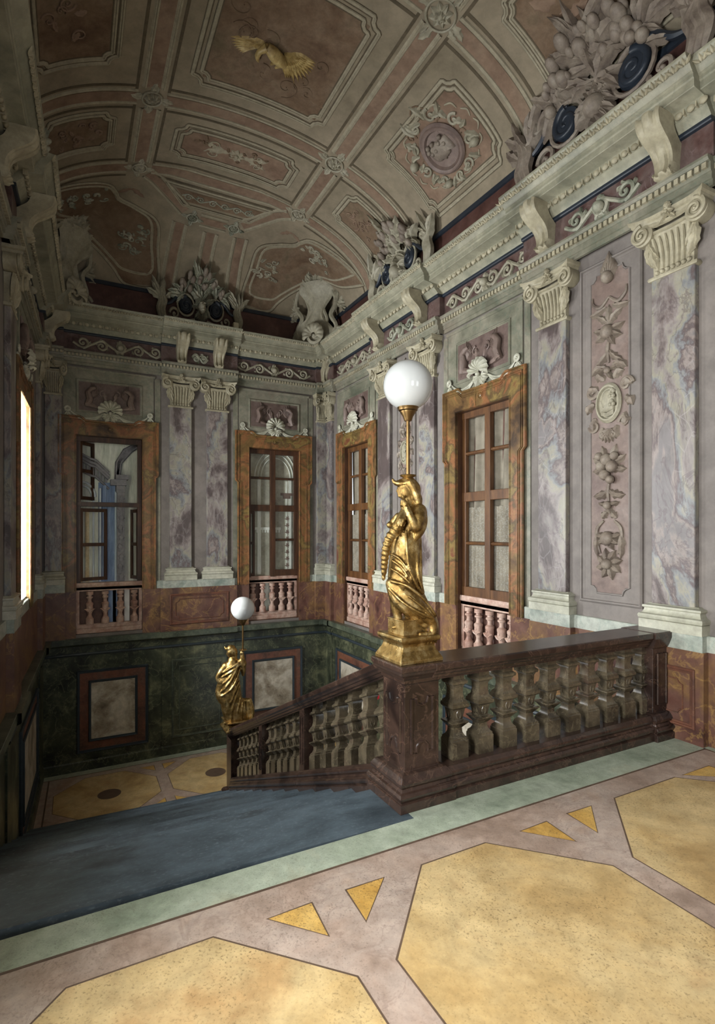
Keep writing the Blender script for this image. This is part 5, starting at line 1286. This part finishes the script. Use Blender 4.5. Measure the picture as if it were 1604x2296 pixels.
def corner_cartouche(o, d, z, label, seed, mat='stucco'):
    t = thing('corner_cartouche', label, 'cartouche', frame(o, (d[1], -d[0], 0), (d[0], d[1], 0)), 'scrolled cartouches in the corners')
    bend = lambda p: (p[0]*1.5, .05+p[2]*1.8+max(0, p[1]*1.45-.45)**2*.5, z+p[1]*1.45)
    m = MB()
    rows = []
    for i in range(15):
        tt = i/14; v = .02+.72*tt; w = .20+.06*sin(tt*9)+.05*cos(tt*5); row = []
        for j in range(13):
            s = -1+2*j/12; row.append((s*w+.05*sin(tt*6), v, .06*(1-s*s)+.025*cos(s*7)*(1 if abs(s) > .5 else 0)))
        rows.append(row)
    m.loft(rows, False, False).mapped(bend).build('cartouche_field', mat, t, smooth=0.9)
    m = MB()
    for s in (-1, 1):
        stroke(m, [(s*.22, .05), (s*.27, .2), (s*.20, .35), (s*.28, .5), (s*.22, .66), (s*.08, .78)], .032, True); spiral(m, (s*.34, .50), .09, 1.3, PI, s, .026, 22); spiral(m, (s*.30, .10), .09, 1.2, 0, -s, .026, 22)
        stroke(m, [(s*.1, .12), (s*.14, .3), (s*.1, .45), (s*.15, .6)], .022)
    flames(m, (0, .72), 7, .26, .4, 2.7, seed, .05, .05); flames(m, (-.3, .45), 4, .2, 2, 4, seed+1, .04, .05); flames(m, (.3, .45), 4, .2, -1, 1, seed+2, .04, .05)
    m.mapped(bend).build('scrollwork', mat, t, smooth=0.9)
    m = MB(); rows = []
    for i in range(9):
        tt = i/8; row = []
        for j in range(49):
            a = math.radians(-30)+j/48*math.radians(240); rib = abs(sin(4.5*PI*j/48*2)); row.append(((.03+.12*tt)*(1+.07*rib)*cos(a), (.03+.12*tt)*(1+.07*rib)*sin(a)-.0, .04+.07*sin(PI*tt*.9)*(.7+.3*rib)))
        rows.append(row)
    m.loft(rows, False, False); spiral(m, (0, 0), .12, 1.4, PI, 1, .025, 26)
    m.mapped(lambda p: (p[0]*1.4, .20+p[2], z+.12+p[1]*1.4)).build('shell', mat, t, smooth=0.9)
corner_cartouche((XR-.34, YB-.34, 0), (-.75, -.66), 5.28, 'pale scrolled shell cartouche in the corner of end wall and right wall', 71)
corner_cartouche((xl(YB)+.32, YB-.34, 0), (.75, -.66), 5.26, 'shadowed scrolled shell cartouche in the corner of end wall and left wall', 81)
# ================================================================== VAULT RELIEFS
# portrait medallion in the right-hand field
t = thing('vault_medallion', 'painted portrait medallion with scroll wreath on the right side of the vault', 'medallion', None)
vm = vmap(4.02, 5.36)
m = MB().lathe([(0, .0), (.30, .0), (.31, .02), (.285, .045), (.26, .03), (.25, .03), (.235, .045), (.215, .012), (0, .012)], 40)
m.mapped(vm).build('medallion_ring', 'relief_mauve', t, smooth=0.7)
m = MB(); P = head_profile(); rings = []
for sc, hh in ((1, .01), (.97, .03), (.85, .045), (.6, .055), (.25, .06)): rings.append([(a*sc*1.6, b*sc*1.7, hh) for a, b in P])
m.loft(rings)
for i in range(10): m.ball((-.09+.05*sin(i*2.1), .03+.13*cos(i*.7), .045), .03, 7, 5)
m.mapped(vm).build('portrait', 'mauve_st', t, smooth=0.9)
m = MB(); rn = random.Random(9)
for i in range(26):
    a = i*2*PI/26; r = .36
    if i % 3 == 0: spiral(m, (r*1.08*cos(a), r*1.08*sin(a)), .075, 1.2, a, rn.choice((-1, 1)), .02, 18)
    leaf(m, (r*cos(a), r*sin(a)), a+rn.uniform(-1, 1), rn.uniform(.12, .22), .035, .035, rn.uniform(-1.5, 1.5), 2, 7)
for (u, v) in ((.2, -.42), (-.1, .48), (.38, .2)): m.ball((u, v, .03), .06, 10, 6)
m.mapped(vm).build('scroll_wreath', 'stucco', t, smooth=0.9)
m = MB()
for k in range(16):
    a = k*2*PI/16; rx, ry = .43, .56; stroke(m, [(rx*cos(a), ry*sin(a)), (rx*1.06*cos(a+.15), ry*1.05*sin(a+.15)), (rx*.98*cos(a+.30), ry*.98*sin(a+.30))], .012)
m.mapped(vm).build('scroll_border', 'vault_light', t, smooth=0.9)
# gilded eagle
t = thing('eagle_relief', 'gilded eagle with spread wings at the centre of the vault panel', 'eagle', None)
vm = vmap(1.93, 5.56)
m = MB()
def wing(m, c, a0, a1, ln, n, s):
    for row, (f, w) in enumerate(((1.0, .035), (.72, .03), (.45, .026))):
        for i in range(n):
            tt = i/(n-1); a = a0+(a1-a0)*tt; leaf(m, (c[0]+s*.12*tt*.6, c[1]-.02*tt), a, ln*f*(1-.30*tt), w, .02+.012*row, .35*s, 1, 6)
    return m
# the bird flies to the left: its head bends down at the left of the breast
wing(MB(), (-.08, -.02), PI+.05, PI-.75, .40, 8, -1).mapped(lambda p: vm(p)).build('wing', 'gilt', t, smooth=0.9)
wing(MB(), (.10, -.02), .75, -.30, .40, 9, 1).mapped(lambda p: vm(p)).build('wing', 'gilt', t, smooth=0.9)
m = MB().tube([(-.10, -.03, .03), (-.02, .0, .05), (.08, .05, .05), (.14, .09, .035)], [.045, .07, .065, .04], 10)
m.tube([(-.10, -.03, .04), (-.16, .03, .05), (-.17, .10, .05), (-.15, .155, .04)], [.045, .034, .030, .022], 8); m.tube([(-.15, .15, .04), (-.135, .185, .035), (-.125, .20, .03)], [.018, .010, .003], 6)
for s, (x, y) in ((1, (.02, .10)), (-1, (.08, .12))): m.tube([(x, y-.05, .05), (x, y, .05), (x-.02, y+.05, .04)], [.035, .025, .012], 7)
m.mapped(vm).build('body', 'gilt', t, smooth=0.9)
m = MB()
for i in range(6): leaf(m, (.10, .06), .55+i*.10, .26, .025, .025, 0, 1, 6)
m.mapped(vm).build('tail', 'gilt', t, smooth=0.9)
# small ivory box standing on the end wall cornice
o = MB().box(-.045, .045, -.05, .05, 0, .14).build('cornice_box', 'switch', None, FB @ T((-2.58, .25, 5.30)), bevel=.004); o['label'] = 'small ivory plastic box standing on the end wall cornice'; o['category'] = 'sensor box'
